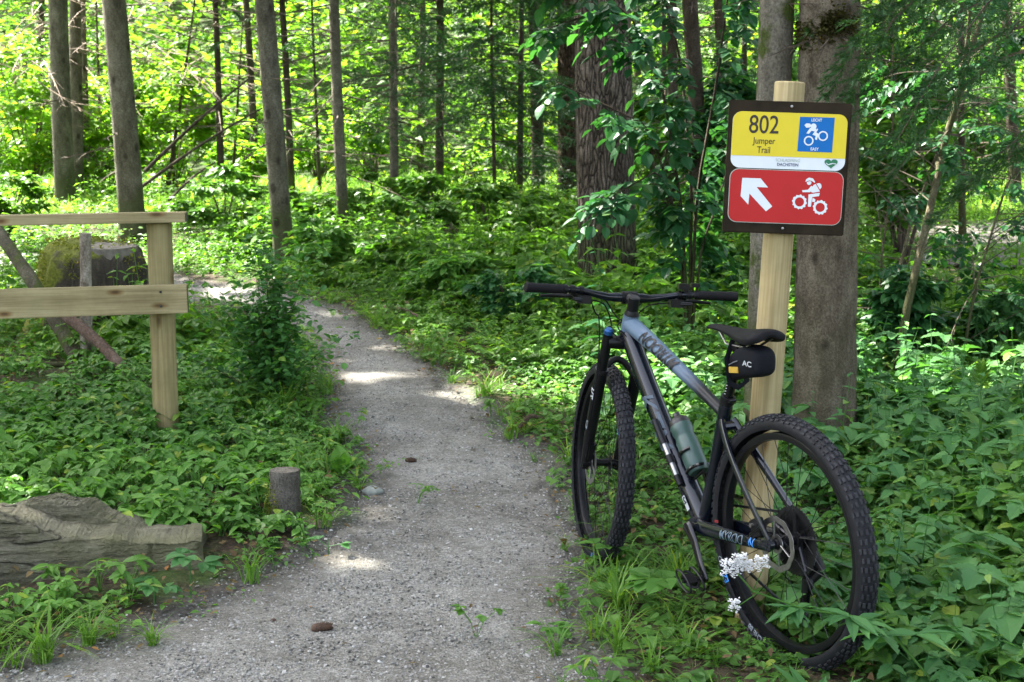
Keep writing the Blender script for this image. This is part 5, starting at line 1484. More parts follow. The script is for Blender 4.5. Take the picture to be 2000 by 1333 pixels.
def rock(name, base, prof, depth, mat, label, seed=0, bottom=-.10, seams=(), thin=0.0):
    """prof: skyline points (x, z) seen from the front; a broken block of layered stone: steep front, crisp upper edge, snapped ends"""
    r2 = np.random.default_rng(seed); prof = np.array(prof); x0, x1 = prof[0, 0], prof[-1, 0]; nx_, na = 160, 70; V = []; F = []
    ph = r2.uniform(0, 6.28, 12)
    sec = np.array([(-.56, -1), (-.55, .0), (-.51, .45), (-.475, .80), (-.455, .955), (-.43, 1.0), (-.30, 1.015), (-.05, 1.0), (.25, .96), (.44, .80), (.5, .4), (.5, 0), (.5, -1)])
    wgt = np.r_[0, np.cumsum([.25, .5, .4, .2, .12, .15, .25, .3, .25, .3, .2, .1])]
    def fb(x, z):                                   # low ridged relief
        return (abs(math.sin(9 * x + 5 * z + ph[0])) * .45 + abs(math.sin(21 * x - 15 * z + ph[1])) * .28 + abs(math.sin(37 * x + 33 * z + ph[2])) * .16 + abs(math.sin(70 * x - 61 * z + ph[3])) * .09)
    xs_ = np.r_[x0, x0 + .006, np.linspace(x0 + .02, x1 - .02, nx_ - 3), x1 - .006, x1]
    for i, x in enumerate(xs_):
        h = np.interp(x, prof[:, 0], prof[:, 1]) + .004 * math.sin(47 * x + ph[4]) + r2.normal(0, .0012)
        endk = 1 - .05 * (i in (0, nx_))
        sm = sum(.016 * math.exp(-((x - q) / .006) ** 2) for q in seams) + .014 * sum(1 for q in seams if x > q)
        for k in range(na + 1):
            q = wgt[-1] * k / na; yy_ = np.interp(q, wgt, sec[:, 0]) * depth * endk; zz_ = np.interp(q, wgt, sec[:, 1]); zz_ = zz_ * h if zz_ > 0 else -zz_ * bottom
            zz_ *= endk if zz_ > 0 else 1
            lay = (zz_ * 30 + .9 * math.sin(3.3 * x + ph[5]) + 2.2 * x) % 1.0
            front = 1 if k < na * .46 else .35
            d_ = .014 * (fb(x, zz_) - .5) + .003 * (lay < .12) + .006 * (lay - .5) * (math.sin(5 * x + ph[6]) > .2) + sm
            V.append((x + .006 * math.sin(60 * zz_ + ph[7]) * (i in (0, 1, nx_ - 1, nx_)) * 2, yy_ + d_ * front + r2.normal(0, .0010), zz_ + (.006 * (fb(x * 1.3, yy_ * 3) - .5)) * (zz_ > .03) + r2.normal(0, .0008)))
    for i in range(nx_):
        for k in range(na): F.append((i * (na + 1) + k, i * (na + 1) + k + 1, (i + 1) * (na + 1) + k + 1, (i + 1) * (na + 1) + k))
    F.append(tuple(range(na + 1))); F.append(tuple(nx_ * (na + 1) + k for k in range(na + 1)))
    m_ = MB(); m_.add(V, F); o = m_.build(name, mat, None, angle=38); o.location = tuple(base); return tag(o, label, 'rock')
rb = at(200, 1128); Yr = rb[1] + .12
px2 = lambda u, v_: ((u - 216) / FPX * (Yr + .15), (on_plane(u, v_, Yr + .1)[2] - rb[2]))
rb[1] += .13
rb[2] += .02
rock('boulder', rb, [px2(-130, 1000), px2(-80, 975), px2(-20, 966), px2(45, 972), px2(95, 996), px2(140, 1009), px2(230, 1017), px2(285, 1030), px2(330, 1032), px2(372, 1031), px2(389, 1034)], .34, MAT['rock'], 'long grey-green layered boulder at the lower left corner beside the path', 3, seams=(px2(292, 1000)[0],)).rotation_euler = (0, 0, .20)
rb2 = np.array(at(180, 1060)); rb2[1] = rb[1] + .13; rb2[2] = rb[2]
px3 = lambda u, v_: ((u - 180) / FPX * (rb2[1] + .1), (on_plane(u, v_, rb2[1])[2] - rb2[2]))
rock('boulder', rb2, [px3(40, 1002), px3(60, 984), px3(95, 970), px3(150, 969), px3(205, 977), px3(240, 998), px3(300, 1020), px3(345, 1040)], .20, MAT['rock'], 'flat rounded stone slab resting behind the top of the long boulder', 8)

cb = at(557, 1030); 
o = log('post_stump', [cb + [0, 0, -.08], cb + [.003, 0, on_plane(559, 918, cb[1])[2] - cb[2]]], 30 / FPX * cb[1], 'weathered', 'short grey sawn-off post stub beside the left edge of the path', 'stump')
Lm = Leaves(); n = 900; a = U(2.2, 4.6, n); h = U(0, .2, n) ** 1.0
pos = np.stack([cb[0] + .062 * np.cos(a) + rng.normal(0, .006, n) - .004, cb[1] + .062 * np.sin(a) + rng.normal(0, .006, n), cb[2] + h * U(.2, 1, n)], 1)
place(Lm, LEAF_FAR, pos, U(0, 6.28, n), U(-.5, 1.2, n), U(-1, 1, n), U(.006, .014, n))
MAT['moss'] = leaf_mat('moss', (0.05, 0.07, 0.01), (0.09, 0.11, 0.015), (0.16, 0.18, 0.03), .2, .8, .1)
link_mesh('moss', Lm.mesh('moss', MAT['moss']), o).matrix_parent_inverse = o.matrix_world.inverted()

MAT['cone'] = plain('pine_cone_scales', (0.075, 0.042, 0.024), .8, var=.4, vs=80)
def cone(u, v_, L_, r, yaw, label):
    p = at(u, v_); m_ = MB(); cnt = 110
    m_.tube([(-L_ / 2, 0, 0), (-L_ * .3, 0, 0), (L_ * .2, 0, 0), (L_ / 2, 0, 0)], [r * .5, r * .8, r * .7, r * .25], 10)
    for k in range(cnt):
        t = k / cnt; a = k * 2.39996; rr = r * math.sin(math.pi * (.12 + .83 * t)) ** .6; x = -L_ / 2 + L_ * t
        e = Vector((0, math.cos(a), math.sin(a))); q = Vector((0, -math.sin(a), math.cos(a)))
        c0 = Vector((x, 0, 0)) + e * rr * .72
        m_.add([c0 - q * r * .22, c0 + q * r * .22, c0 + e * r * .34 + Vector((L_ * .10, 0, 0)) + q * r * .18, c0 + e * r * .34 + Vector((L_ * .10, 0, 0)) - q * r * .18], [(0, 1, 2, 3)])
    o = m_.build('pine_cone', MAT['cone'], smooth=False); o.location = (p[0], p[1], p[2] + r * .9 + .008); o.rotation_euler = (.2, 0, yaw); return tag(o, label, 'pine cone')
cone(628, 1240, .062, .017, .35, 'brown spruce cone lying on the gravel in the foreground')
cone(802, 908, .05, .014, -.3, 'brown cone or bark scrap on the gravel in the middle of the path')
cone(533, 1223, .02, .008, 1.0, 'tiny reddish scrap of cone on the gravel left of the brown spruce cone')
m = plain('pale_stone', (0.20, 0.215, 0.185), .8, var=.25, vs=20)
def pebble(u, v_, s_, label, sc_):
    p = at(u, v_); m_ = MB(); m_.ball((0, 0, 0), s_, 8, sc_)
    m_.V = [(x * (1 + .12 * math.sin(7 * y / s_ + 1)), y * (1 + .12 * math.sin(5 * x / s_)), z * (1 + .15 * math.sin(4 * x / s_ + 2))) for x, y, z in m_.V]
    o = m_.build('stone', m); o.location = (p[0], p[1], p[2] + s_ * .3); return tag(o, label, 'stone')
pebble(728, 966, .042, 'pale stone with moss at the left edge of the path behind the post stub', (1.0, .7, .55))
pebble(633, 1262, .012, 'little white stone on the gravel just below the brown spruce cone', (1.2, .8, .6))

# ------------------------------------------------------------------ herb layer
def cand(n, x0, x1, y0, y1, keep=None, margin=.5):
    x, y = U(x0, x1, n), U(y0, y1, n)
    ok = np.abs(x) < .405 * y + margin
    x, y = x[ok], y[ok]
    ins = inside(x, y); x, y = x[~ins], y[~ins]
    d = edge_dist(x, y)
    if keep is not None:
        k = keep(x, y, d); x, y, d = x[k], y[k], d[k]
    return np.column_stack([x, y]), d
def patch(x, y, f=1.3, s=0.0):
    """slow 0..1 variation over the ground"""
    return .5 + .25 * (np.sin(f * x * 1.7 + 2 * np.sin(f * y * .9 + s) + s) + np.sin(f * y * 1.9 + 1.6 * np.sin(f * x * 1.1 - s)))
rb_x, rb_y = rb[0], rb[1]
def notbike(x, y):
    a = (x - bx) * hvec.x + (y - by) * hvec.y; l = -((x - bx) * lvec.x + (y - by) * lvec.y)
    return ~((a > -.5) & (a < 1.55) & (l > -.30) & (l < .06)) & ~((a > -.42) & (a < .42) & (np.abs(l) < .10))
def by_wheel(x, y):                             # trampled strip along the near side of the bike
    a = (x - bx) * hvec.x + (y - by) * hvec.y; l = -((x - bx) * lvec.x + (y - by) * lvec.y)
    return (a > -.60) & (a < .75) & (l > -.55) & (l < .10)
def free(x, y):                                 # not inside the boulder, the stump, the post stub or the tree feet
    ok = ~((x > .285 * y) & (y > 11) & (y < 19) & (U(0, 1, len(x)) < .9))
    fr = y - rb_y - .20 * (x - rb_x)
    ok &= ~((fr > -.44) & (fr < .16) & (x < rb_x + .40) & (x > rb_x - .9) & ((fr > -.30) | (U(0, 1, len(x)) < .7)))
    ok &= ~((x > -4.2) & (x < -2.55) & (y > 7.2) & (y < 8.9) & (U(0, 1, len(x)) < .72))
    uu = 1000 + FPX * x / y; ok &= ~((uu > 335) & (uu < 560) & (y > 9.2) & (y < 12.9) & (U(0, 1, len(x)) < .88))      # thin growth before the far bend of the path
    ok &= (x - sb[0]) ** 2 + (y - sb[1]) ** 2 > (rs * 1.1) ** 2
    ok &= (x - cb[0]) ** 2 + (y - cb[1]) ** 2 > .085 ** 2
    return ok
tr3 = [pl_trifoliate(LEAF_TOOTH, int(U(3, 6)), U(.07, .13), U(.030, .052), 3) for _ in range(7)] + [pl_trifoliate(LEAF_OVAL, int(U(3, 6)), U(.06, .12), U(.026, .045), 5) for _ in range(6)]
carpet = [pl_scatter(LEAF_MID, 9, .10, .05, .034) for _ in range(6)] + [pl_scatter(LEAF_WIDE, 6, .10, .06, .040) for _ in range(4)]
net = [pl_upright(LEAF_TOOTH, U(.28, .42), 6, U(.065, .085)) for _ in range(6)]
big = [pl_trifoliate(LEAF_TOOTH, int(U(3, 5)), U(.18, .28), U(.075, .105), 3) for _ in range(6)] + [pl_trifoliate(LEAF_WIDE, int(U(3, 5)), U(.14, .22), U(.08, .11), 3) for _ in range(3)]
ros = [pl_rosette(LEAF_OVAL, int(U(4, 8)), U(.10, .16)) for _ in range(4)]
gra = [pl_grass(int(U(16, 30)), U(.12, .22), .0032, .035) for _ in range(6)]
graL = [pl_grass(int(U(44, 60)), U(.22, .34), .0034, .04) for _ in range(4)]
mids = [pl_upright(LEAF_MID, U(.26, .46), 6, U(.075, .105)) for _ in range(6)] + [pl_trifoliate(LEAF_MID, int(U(4, 7)), U(.16, .26), U(.065, .09), 5) for _ in range(6)]
fars = [pl_upright(LEAF_FAR, U(.4, .75), 7, U(.11, .15)) for _ in range(6)] + [pl_scatter(LEAF_FAR, 22, .32, .5, .11) for _ in range(5)]

def stuff(name, L, mat, label):
    return tag(link_mesh(name, L.mesh(name, MAT[mat])), label, kind='stuff')

# left bank: pale low leaves
L = Leaves()
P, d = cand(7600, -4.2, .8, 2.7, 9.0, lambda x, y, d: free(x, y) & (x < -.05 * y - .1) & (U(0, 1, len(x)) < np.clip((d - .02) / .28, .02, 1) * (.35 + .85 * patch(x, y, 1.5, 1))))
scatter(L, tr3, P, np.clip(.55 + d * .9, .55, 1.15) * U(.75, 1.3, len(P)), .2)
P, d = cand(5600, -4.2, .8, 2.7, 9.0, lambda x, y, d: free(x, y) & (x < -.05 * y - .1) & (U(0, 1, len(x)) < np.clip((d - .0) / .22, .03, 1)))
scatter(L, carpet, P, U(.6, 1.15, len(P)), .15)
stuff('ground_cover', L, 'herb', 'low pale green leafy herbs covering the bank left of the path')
small = [pl_scatter(LEAF_OVAL, 12, .09, .08, .022) for _ in range(4)] + [pl_trifoliate(LEAF_LANCE, 6, U(.08, .16), .045, 5) for _ in range(4)] + [pl_trifoliate(LEAF_WIDE, 4, U(.08, .13), .03, 3) for _ in range(3)]
L = Leaves()
P, d = cand(8200, -4.4, 4.0, 2.7, 10.5, lambda x, y, d: free(x, y) & (U(0, 1, len(x)) < np.clip((d + .02) / .2, .05, 1) * np.where(x < -.05 * y, .75, .35) * (.2 + 1.1 * patch(x, y, 2.2, 9))))
scatter(L, small + tr3, P, U(.6, 1.3, len(P)) * np.where(by_wheel(P[:, 0], P[:, 1]), .5, 1), .25, .015)
P, d = cand(500, .4, 4.0, 2.8, 9.0, lambda x, y, d: (d > .3) & notbike(x, y) & ~by_wheel(x, y) & (U(0, 1, len(x)) < .5)); scatter(L, net, P, U(.5, 1.0, len(P)), .25)
stuff('ground_cover', L, 'herb_light', 'fresh yellow-green small weeds scattered among the darker herbs')
L = Leaves(); P, d = cand(7000, -4.4, 4.0, 2.7, 11, None); 
dl = [pl_scatter(LEAF_MID, 5, .12, .03, .03) for _ in range(4)]; scatter(L, dl, P, U(.5, 1.3, len(P)), .5)
n = 2600; yy = 2.8 + 9 * U(0, 1, n) ** 1.5; xx = U(-3.5, 1.5, n); dd_ = edge_dist(xx, yy); k_ = inside(xx, yy) & (U(0, 1, n) < np.exp(-dd_ / .22) + .05); xx, yy = xx[k_], yy[k_]; n = len(xx)
place(L, LEAF_LANCE, np.column_stack([xx, yy, gz(xx, yy) + .022]), U(0, 6.28, n), U(-.15, .15, n), U(-.4, .4, n), U(.012, .035, n))
stuff('leaf_litter', L, 'litter', 'dry brown leaves and needles fallen between the herbs and along the gravel edge')
# a few weeds creep out over the gravel
L = Leaves(); n = 3000; yy = 2.8 + 10 * U(0, 1, n) ** 1.3; xx = U(-4.5, 1.6, n); dd_ = edge_dist(xx, yy); k_ = inside(xx, yy) & (U(0, 1, n) < .8 * np.exp(-(dd_ / .085) ** 1.2) * patch(xx, yy, 2.4, 2)); P = np.column_stack([xx[k_], yy[k_]])
scatter(L, small + gra + carpet, P, U(.35, .95, len(P)), .25, .006)
stuff('ground_cover', L, 'herb_light', 'small weeds and grass creeping out over the gravel edges')
# right bank: leaf colour darkened for the shade under the bike and beyond
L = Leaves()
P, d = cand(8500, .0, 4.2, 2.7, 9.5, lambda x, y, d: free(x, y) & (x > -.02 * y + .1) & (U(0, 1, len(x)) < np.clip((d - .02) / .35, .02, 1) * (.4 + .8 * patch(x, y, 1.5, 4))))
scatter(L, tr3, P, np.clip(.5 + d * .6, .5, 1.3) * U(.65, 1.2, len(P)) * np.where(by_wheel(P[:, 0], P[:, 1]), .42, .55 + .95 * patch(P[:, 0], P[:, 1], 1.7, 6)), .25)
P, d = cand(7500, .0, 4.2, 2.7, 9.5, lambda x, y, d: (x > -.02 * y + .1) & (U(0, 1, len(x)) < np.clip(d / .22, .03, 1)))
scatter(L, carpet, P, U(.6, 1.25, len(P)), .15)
stuff('ground_cover', L, 'herb_shaded', 'mixed green leafy herbs covering the ground right of the path')
L = Leaves()
P, d = cand(1500, .5, 4.2, 2.75, 8.5, lambda x, y, d: notbike(x, y) & ~by_wheel(x, y) & (d > .42) & (U(0, 1, len(x)) < np.clip((d - .4) / .7, 0, 1) * (.25 + .9 * patch(x, y, 1.1, 2))) & ((y > 3.1) | (x > 1.0)))
scatter(L, net + big, P, np.clip(.5 + d * .35, .6, 1.15) * U(.75, 1.2, len(P)), .2)
P, d = cand(700, .9, 3.0, 2.6, 3.9, lambda x, y, d: notbike(x, y) & ~by_wheel(x, y) & (U(0, 1, len(x)) < .35)); scatter(L, [pl_trifoliate(LEAF_WIDE, 5, U(.14, .22), .08, 3) for _ in range(4)] + [pl_trifoliate(LEAF_TOOTH, 5, U(.18, .28), .085, 5) for _ in range(3)], P, U(.6, 1.05, len(P)), .25)
stuff('nettle_patch', L, 'nettle', 'broad toothed leaves and nettles crowding round the bike and the sign post')
# grasses by the path
L = Leaves()
P, d = cand(6000, -4, 3.5, 2.7, 12, lambda x, y, d: free(x, y) & (d < 1.0) & (U(0, 1, len(x)) < .30 * np.exp(-((d - .16) / .16) ** 2) * (.2 + 1.2 * patch(x, y, 2.3, 3)) + .02))
scatter(L, gra, P, U(.5, 1.1, len(P)), .2)
P, d = cand(900, .1, 2.6, 2.75, 4.6, lambda x, y, d: (d > .1) & (d < .8) & (U(0, 1, len(x)) < .30))
scatter(L, gra, P, U(.5, 1.0, len(P)) * np.where(by_wheel(P[:, 0], P[:, 1]), .5, 1), .2)
stuff('verge_grass', L, 'grass', 'thin green grass growing along the edges of the gravel path')
# middle distance
L = Leaves()
P, d = cand(15000, -7.5, 7.5, 8.2, 15.5, lambda x, y, d: free(x, y) & (U(0, 1, len(x)) < np.clip((d - .05) / .4, .02, 1) * np.clip((y - 7.6) / 1.6, .1, 1) * (.35 + .75 * patch(x, y, .9, 5))))
lx, ly = at(1186, 566)[:2]; P = P[~((np.abs(P[:, 0] - lx * P[:, 1] / ly) < .38) & (P[:, 1] > ly - 2.6) & (P[:, 1] < ly + .2) & (U(0, 1, len(P)) < .85))]; d = edge_dist(P[:, 0], P[:, 1])
scatter(L, mids, P, np.clip(.40 + d * .45, .45, 1.1) * U(.6, 1.3, len(P)) * (.55 + 1.0 * patch(P[:, 0], P[:, 1], 1.1, 8)), .25)
P, d = cand(6000, -7.5, 7.5, 8.2, 15.5, lambda x, y, d: free(x, y) & (U(0, 1, len(x)) < np.clip(d / .2, .05, 1)))
scatter(L, carpet, P, U(1.0, 1.8, len(P)), .15)
stuff('undergrowth', L, 'under', 'dense knee high undergrowth filling the wood floor beyond the path')
L = Leaves()
P, d = cand(7000, -11, 11, 15, 26, lambda x, y, d: free(x, y) & (U(0, 1, len(x)) < (.25 + .8 * patch(x, y, .6, 7)) * np.where((y > 20.5) & (x < 1.5) & (x > -6), .18, 1)), 1.0)
scatter(L, fars, P, U(.35, .9, len(P)) * (.5 + 1.1 * patch(P[:, 0], P[:, 1], .8, 3)), .25)
stuff('undergrowth', L, 'under', 'taller undergrowth around the feet of the background trunks')
# sunlit clearing behind the trunks
L = Leaves()
mg = [pl_grass(14, U(.25, .5), .012, .12) for _ in range(5)]
P, d = cand(9000, -14, 15, 20.0, 31, None, 2)
scatter(L, mg, P, U(.6, 1.2, len(P)), .2)
stuff('meadow_grass', L, 'meadow', 'bright sunlit grass of the clearing seen between the trunks')

# ------------------------------------------------------------------ bushes, saplings and tree crowns made of leaves
def leafy(root, part, c, rad, n, T, size, mat, clumps=30, spread=.24, shell=.5, up=.5, flatten=1.0):
    """leaves gathered in clumps inside an ellipsoid"""
    c, rad = np.asarray(c, float), np.asarray(rad, float)
    u = rng.normal(0, 1, (clumps, 3)); u /= np.linalg.norm(u, axis=1, keepdims=True)
    cc = c + u * rad * (shell + (1 - shell) * U(0, 1, (clumps, 1)) ** .6) * U(.55, 1.05, (clumps, 1))
    k = rng.integers(0, clumps, n)
    w = U(.5, 1.3, clumps)
    p = cc[k] + rng.normal(0, 1, (n, 3)) * (rad * spread * .5) * w[k][:, None] * np.array([1, 1, .6 * flatten])
    out = np.arctan2(p[:, 1] - c[1], p[:, 0] - c[0])
    V, F = inst(T[0], T[1], p, rotm(out + U(-1.3, 1.3, n), U(-.7, .35, n), U(-.5, .5, n)), size * U(.6, 1.3, n))
    return link_mesh(part, np_mesh(part, V, F3=F, mat=MAT[mat], smooth=False), root), cc
def stems(root, base, tips, w, mat, part='stem', bend=.25):
    L_ = Leaves(); base = np.asarray(base, float)
    for t in tips:
        m_ = base * .5 + t * .5; m_ = m_ + np.array([-(t[0] - base[0]) * bend, -(t[1] - base[1]) * bend, (t[2] - base[2]) * .12])
        P = [base * (1 - q) ** 2 + m_ * 2 * q * (1 - q) + t * q * q for q in np.linspace(0, 1, 7)]
        L_.add(*strip(P, np.linspace(w, w * .25, 7)))
    return link_mesh(part, L_.mesh(part, MAT[mat], True), root)
def bush(base, w, h, n, T, size, mat, label, name='bush', cat='bush', clumps=28, z0=.12, stemw=.02, group=None, dep=None, bark='twig', up=.5):
    base = np.array(base, float)
    t = empty(name, tuple(base), label, cat, group)
    rad = np.array([w / 2, (dep or w) / 2, h * (1 - z0) / 2])
    o, cc = leafy(t, 'foliage', (0, 0, h * (1 + z0) / 2), rad, n, T, size, mat, clumps)
    stems(t, (0, 0, -.1), cc[:min(clumps, 16)], stemw, bark)
    return t
# bright broadleaf bushes at the left, beyond the trunks
def B_(u, v_, wpx, hpx, n, size, mat, label, T=LEAF_FAR, **k):
    p = at(u, v_); s_ = p[1] / FPX
    return bush(p, wpx * s_, hpx * s_, n, T, size, mat, label, **k)
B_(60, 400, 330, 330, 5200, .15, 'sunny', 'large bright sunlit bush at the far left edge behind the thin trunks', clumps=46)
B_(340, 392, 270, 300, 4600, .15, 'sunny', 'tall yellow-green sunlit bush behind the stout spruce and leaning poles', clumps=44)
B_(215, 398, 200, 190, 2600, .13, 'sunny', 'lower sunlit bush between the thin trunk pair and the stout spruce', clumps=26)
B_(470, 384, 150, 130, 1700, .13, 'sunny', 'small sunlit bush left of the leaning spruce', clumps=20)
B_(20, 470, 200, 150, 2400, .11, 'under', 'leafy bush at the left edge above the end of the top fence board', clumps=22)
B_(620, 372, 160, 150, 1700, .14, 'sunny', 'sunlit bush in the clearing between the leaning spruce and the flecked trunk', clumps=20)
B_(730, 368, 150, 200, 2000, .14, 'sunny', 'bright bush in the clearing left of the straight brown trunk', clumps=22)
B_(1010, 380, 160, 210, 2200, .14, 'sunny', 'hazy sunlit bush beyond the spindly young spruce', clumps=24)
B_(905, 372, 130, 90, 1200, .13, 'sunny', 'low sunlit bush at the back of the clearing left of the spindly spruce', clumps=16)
# leafy understory on the right
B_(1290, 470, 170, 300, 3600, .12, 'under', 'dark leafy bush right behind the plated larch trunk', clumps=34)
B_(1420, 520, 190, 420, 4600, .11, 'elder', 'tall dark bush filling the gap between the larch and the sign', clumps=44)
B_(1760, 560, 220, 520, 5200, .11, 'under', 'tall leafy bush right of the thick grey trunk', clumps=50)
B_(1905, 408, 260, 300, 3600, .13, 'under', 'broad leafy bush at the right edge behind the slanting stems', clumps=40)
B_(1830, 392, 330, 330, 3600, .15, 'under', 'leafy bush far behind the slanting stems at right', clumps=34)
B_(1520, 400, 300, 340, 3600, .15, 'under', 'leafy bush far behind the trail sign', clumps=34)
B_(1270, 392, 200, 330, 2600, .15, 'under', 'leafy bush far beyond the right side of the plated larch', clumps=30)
B_(1955, 720, 190, 170, 2400, .09, 'nettle', 'leafy shrub at the right edge below the dirt track', T=LEAF_MID, clumps=30)
B_(1780, 720, 170, 210, 2400, .09, 'herb_dark', 'dark low shrub at the foot of the slanting pale stems', T=LEAF_MID, clumps=26)
B_(1390, 640, 150, 200, 2200, .085, 'herb_dark', 'dark low shrub between the larch foot and the mossy trunk', T=LEAF_MID, clumps=24)
B_(1060, 470, 180, 110, 1900, .10, 'under', 'waist high shrub left of the plated larch', T=LEAF_FAR, clumps=22)
for (u_, v_, w_, h_, m__, lab) in [(640, 470, 170, 90, 'under', 'leafy shrub at the foot of the flecked trunk'), (735, 455, 150, 100, 'under', 'leafy shrub at the foot of the straight brown trunk'), (850, 470, 190, 120, 'herb_light', 'fresh green shrub in front of the slender spruce'),
        (960, 500, 190, 130, 'under', 'broad shrub in front of the spindly spruce'), (440, 470, 170, 110, 'herb_light', 'fresh green shrub right of the end of the top fence board'),
        (620, 540, 150, 95, 'herb', 'shrub right of the foot of the leaning spruce'), (760, 560, 150, 80, 'under', 'low shrub on the right bank where the path bends'),
        (890, 600, 170, 95, 'herb', 'low shrub on the right bank between the bend and the bike'), (1010, 640, 150, 100, 'herb_dark', 'low dark shrub on the right bank left of the handlebar')]:
    B_(u_, v_, w_ * 1.15, h_ * 1.3, int(700 + w_ * 10), .045 + .0035 * at(u_, v_)[1], m__, lab, T=LEAF_MID, clumps=22, name='shrub', cat='shrub')
# dark small-leaved shrub at the bend of the path
sp_b = at(535, 800); s_ = sp_b[1] / FPX
t = empty('path_shrub', tuple(sp_b), 'dark glossy small leaved shrub standing at the left edge of the path bend', 'shrub')
tips = []
for k in range(40):
    a = U(0, 6.28); hgt = U(.18, 1.0) ** .7 * 330 * s_; r = U(.1, 1) * 215 * s_ * (1.15 - .65 * hgt / (330 * s_))
    tips.append(np.array([r * math.cos(a) - .02, r * math.sin(a), hgt]))
stems(t, (0, 0, -.05), tips, .0045, 'bark_dark', bend=.3)
L = Leaves()
for tp in tips:
    n = int(U(75, 105)); q = U(.08, 1.08, n)[:, None]
    m_ = tp * .5 + np.array([-tp[0] * .3, -tp[1] * .3, tp[2] * .12])
    P = m_ * 2 * q * (1 - q) + tp * q * q + rng.normal(0, .055, (n, 3))
    place(L, LEAF_OVAL, P, U(0, 6.28, n), U(-.6, .4, n), U(-.6, .6, n), U(.030, .056, n))
link_mesh('foliage', L.mesh('foliage', MAT['shrub']), t)

# branch with pinnate leaves reaching in front of the larch
comp = [pl_compound(LEAF_OVAL, int(U(2, 4)), U(.16, .22), U(.075, .10), U(-.5, -.15)) for _ in range(8)]
def leafy_branch(L, Ls, path, w0, n, sc, side=1.0):
    P = np.array(path, float); q = np.linspace(0, len(P) - 1, 14); i = np.minimum(q.astype(int), len(P) - 2); f_ = (q - i)[:, None]
    C_ = P[i] * (1 - f_) + P[i + 1] * f_
    Ls.add(*strip(C_, np.linspace(w0, w0 * .3, 14)))
    for k in range(n):
        t = U(.15, 1) * (len(C_) - 1); j = min(int(t), len(C_) - 2); p = C_[j] + (C_[j + 1] - C_[j]) * (t - j)
        dv = C_[j + 1] - C_[j]; yaw = math.atan2(dv[1], dv[0]) + U(.3, 1.3) * (1 if k % 2 else -1)
        T = comp[rng.integers(0, len(comp))]
        place(L, T, p, yaw, U(-.7, .25), U(-.4, .4), sc * U(.75, 1.2))
eb = at(1345, 700); Ye = eb[1]
t = empty('elder_shrub', tuple(eb), 'tall shrub arching left in front of the plated larch with dark pinnate leaves', 'shrub')
L, Ls = Leaves(), Leaves(); O = lambda u, v_, Y_: on_plane(u, v_, Y_) - eb
for pts, n, w in (([(1345, 700, Ye), (1330, 400, Ye), (1290, 150, Ye - .2), (1180, 20, Ye - .4), (1060, 60, Ye - .5)], 34, .016),
                  ([(1345, 700, Ye), (1320, 420, Ye), (1270, 250, Ye - .2), (1170, 200, Ye - .4), (1085, 160, Ye - .5)], 20, .013),
                  ([(1345, 700, Ye), (1325, 450, Ye), (1290, 330, Ye - .2), (1200, 380, Ye - .5), (1165, 420, Ye - .6)], 20, .012),
                  ([(1345, 700, Ye), (1360, 380, Ye), (1400, 160, Ye), (1420, 0, Ye), (1430, -60, Ye)], 34, .015),
                  ([(1345, 700, Ye), (1350, 350, Ye), (1330, 120, Ye - .1), (1290, -30, Ye - .2), (1250, -80, Ye - .2)], 30, .015),
                  ([(1345, 700, Ye), (1370, 480, Ye), (1400, 400, Ye + .2), (1430, 300, Ye + .2), (1440, 220, Ye + .2)], 26, .012),
                  ([(1290, 150, Ye - .2), (1230, 30, Ye - .5), (1140, -30, Ye - .7), (1080, -60, Ye - .8)], 24, .010)):
    leafy_branch(L, Ls, [O(*p) for p in pts], w, int(n * 1.55), 1.0)
link_mesh('foliage', L.mesh('foliage', MAT['elder']), t); link_mesh('stem', Ls.mesh('stem', MAT['bark_dark'], True), t)
# pale slanting stems on the right
def slant(pts, w, label, leaves=8):
    b0 = np.array(pts[0]); t = empty('hazel_stem', tuple(b0), label, 'shrub', 'slanting pale stems at the right')
    P = np.array(pts) - b0; m_ = MB(); Q = []
    for i in range(len(P) - 1):
        for f_ in np.linspace(0, 1, 5, endpoint=False): Q.append(P[i] * (1 - f_) + P[i + 1] * f_)
    Q.append(P[-1]); m_.tube(Q, list(np.linspace(w, w * .55, len(Q))), 12); m_.build('stem', MAT['stem_hazel'], t)
    L, Ls = Leaves(), Leaves()
    for k in range(leaves * 2):
        f_ = U(.15, 1); j = f_ * (len(P) - 1); i = min(int(j), len(P) - 2); dead_twig(Ls, P[i] + (P[i + 1] - P[i]) * (j - i), U(0, 6.28), U(.3, .9), U(-.2, .9), .0035, 4)
    for k in range(int(leaves * 1.7)):
        f_ = U(.25, 1); j = f_ * (len(P) - 1); i = min(int(j), len(P) - 2); p = P[i] + (P[i + 1] - P[i]) * (j - i)
        d = np.array([U(-1, 1), U(-.6, .6), U(-.1, .5)]); d /= np.linalg.norm(d); l = U(.3, .9)
        leafy_branch(L, Ls, [p, p + d * l * .5 + [0, 0, .03], p + d * l + [0, 0, -.05]], .004, 7, .62)
    V1, F1 = L.get(); V2, F2 = Ls.get()
    link_mesh('foliage', np_mesh('foliage', np.vstack([V1, V2]), F3=np.vstack([F1, F2 + len(V1)]), mat=[MAT['elder'], MAT['twig']], smooth=False, M=np.r_[np.zeros(len(F1)), np.ones(len(F2))]), t)
Yh = at(1745, 760)[1]
slant([on_plane(1745, 765, Yh), on_plane(1772, 600, Yh), on_plane(1812, 430, Yh + .1), on_plane(1845, 280, Yh + .2), on_plane(1885, 130, Yh + .3), on_plane(1935, -20, Yh + .4), on_plane(1990, -180, Yh + .5)], .026, 'thickest pale hazel stem slanting up to the right behind the sign trunks', 9)
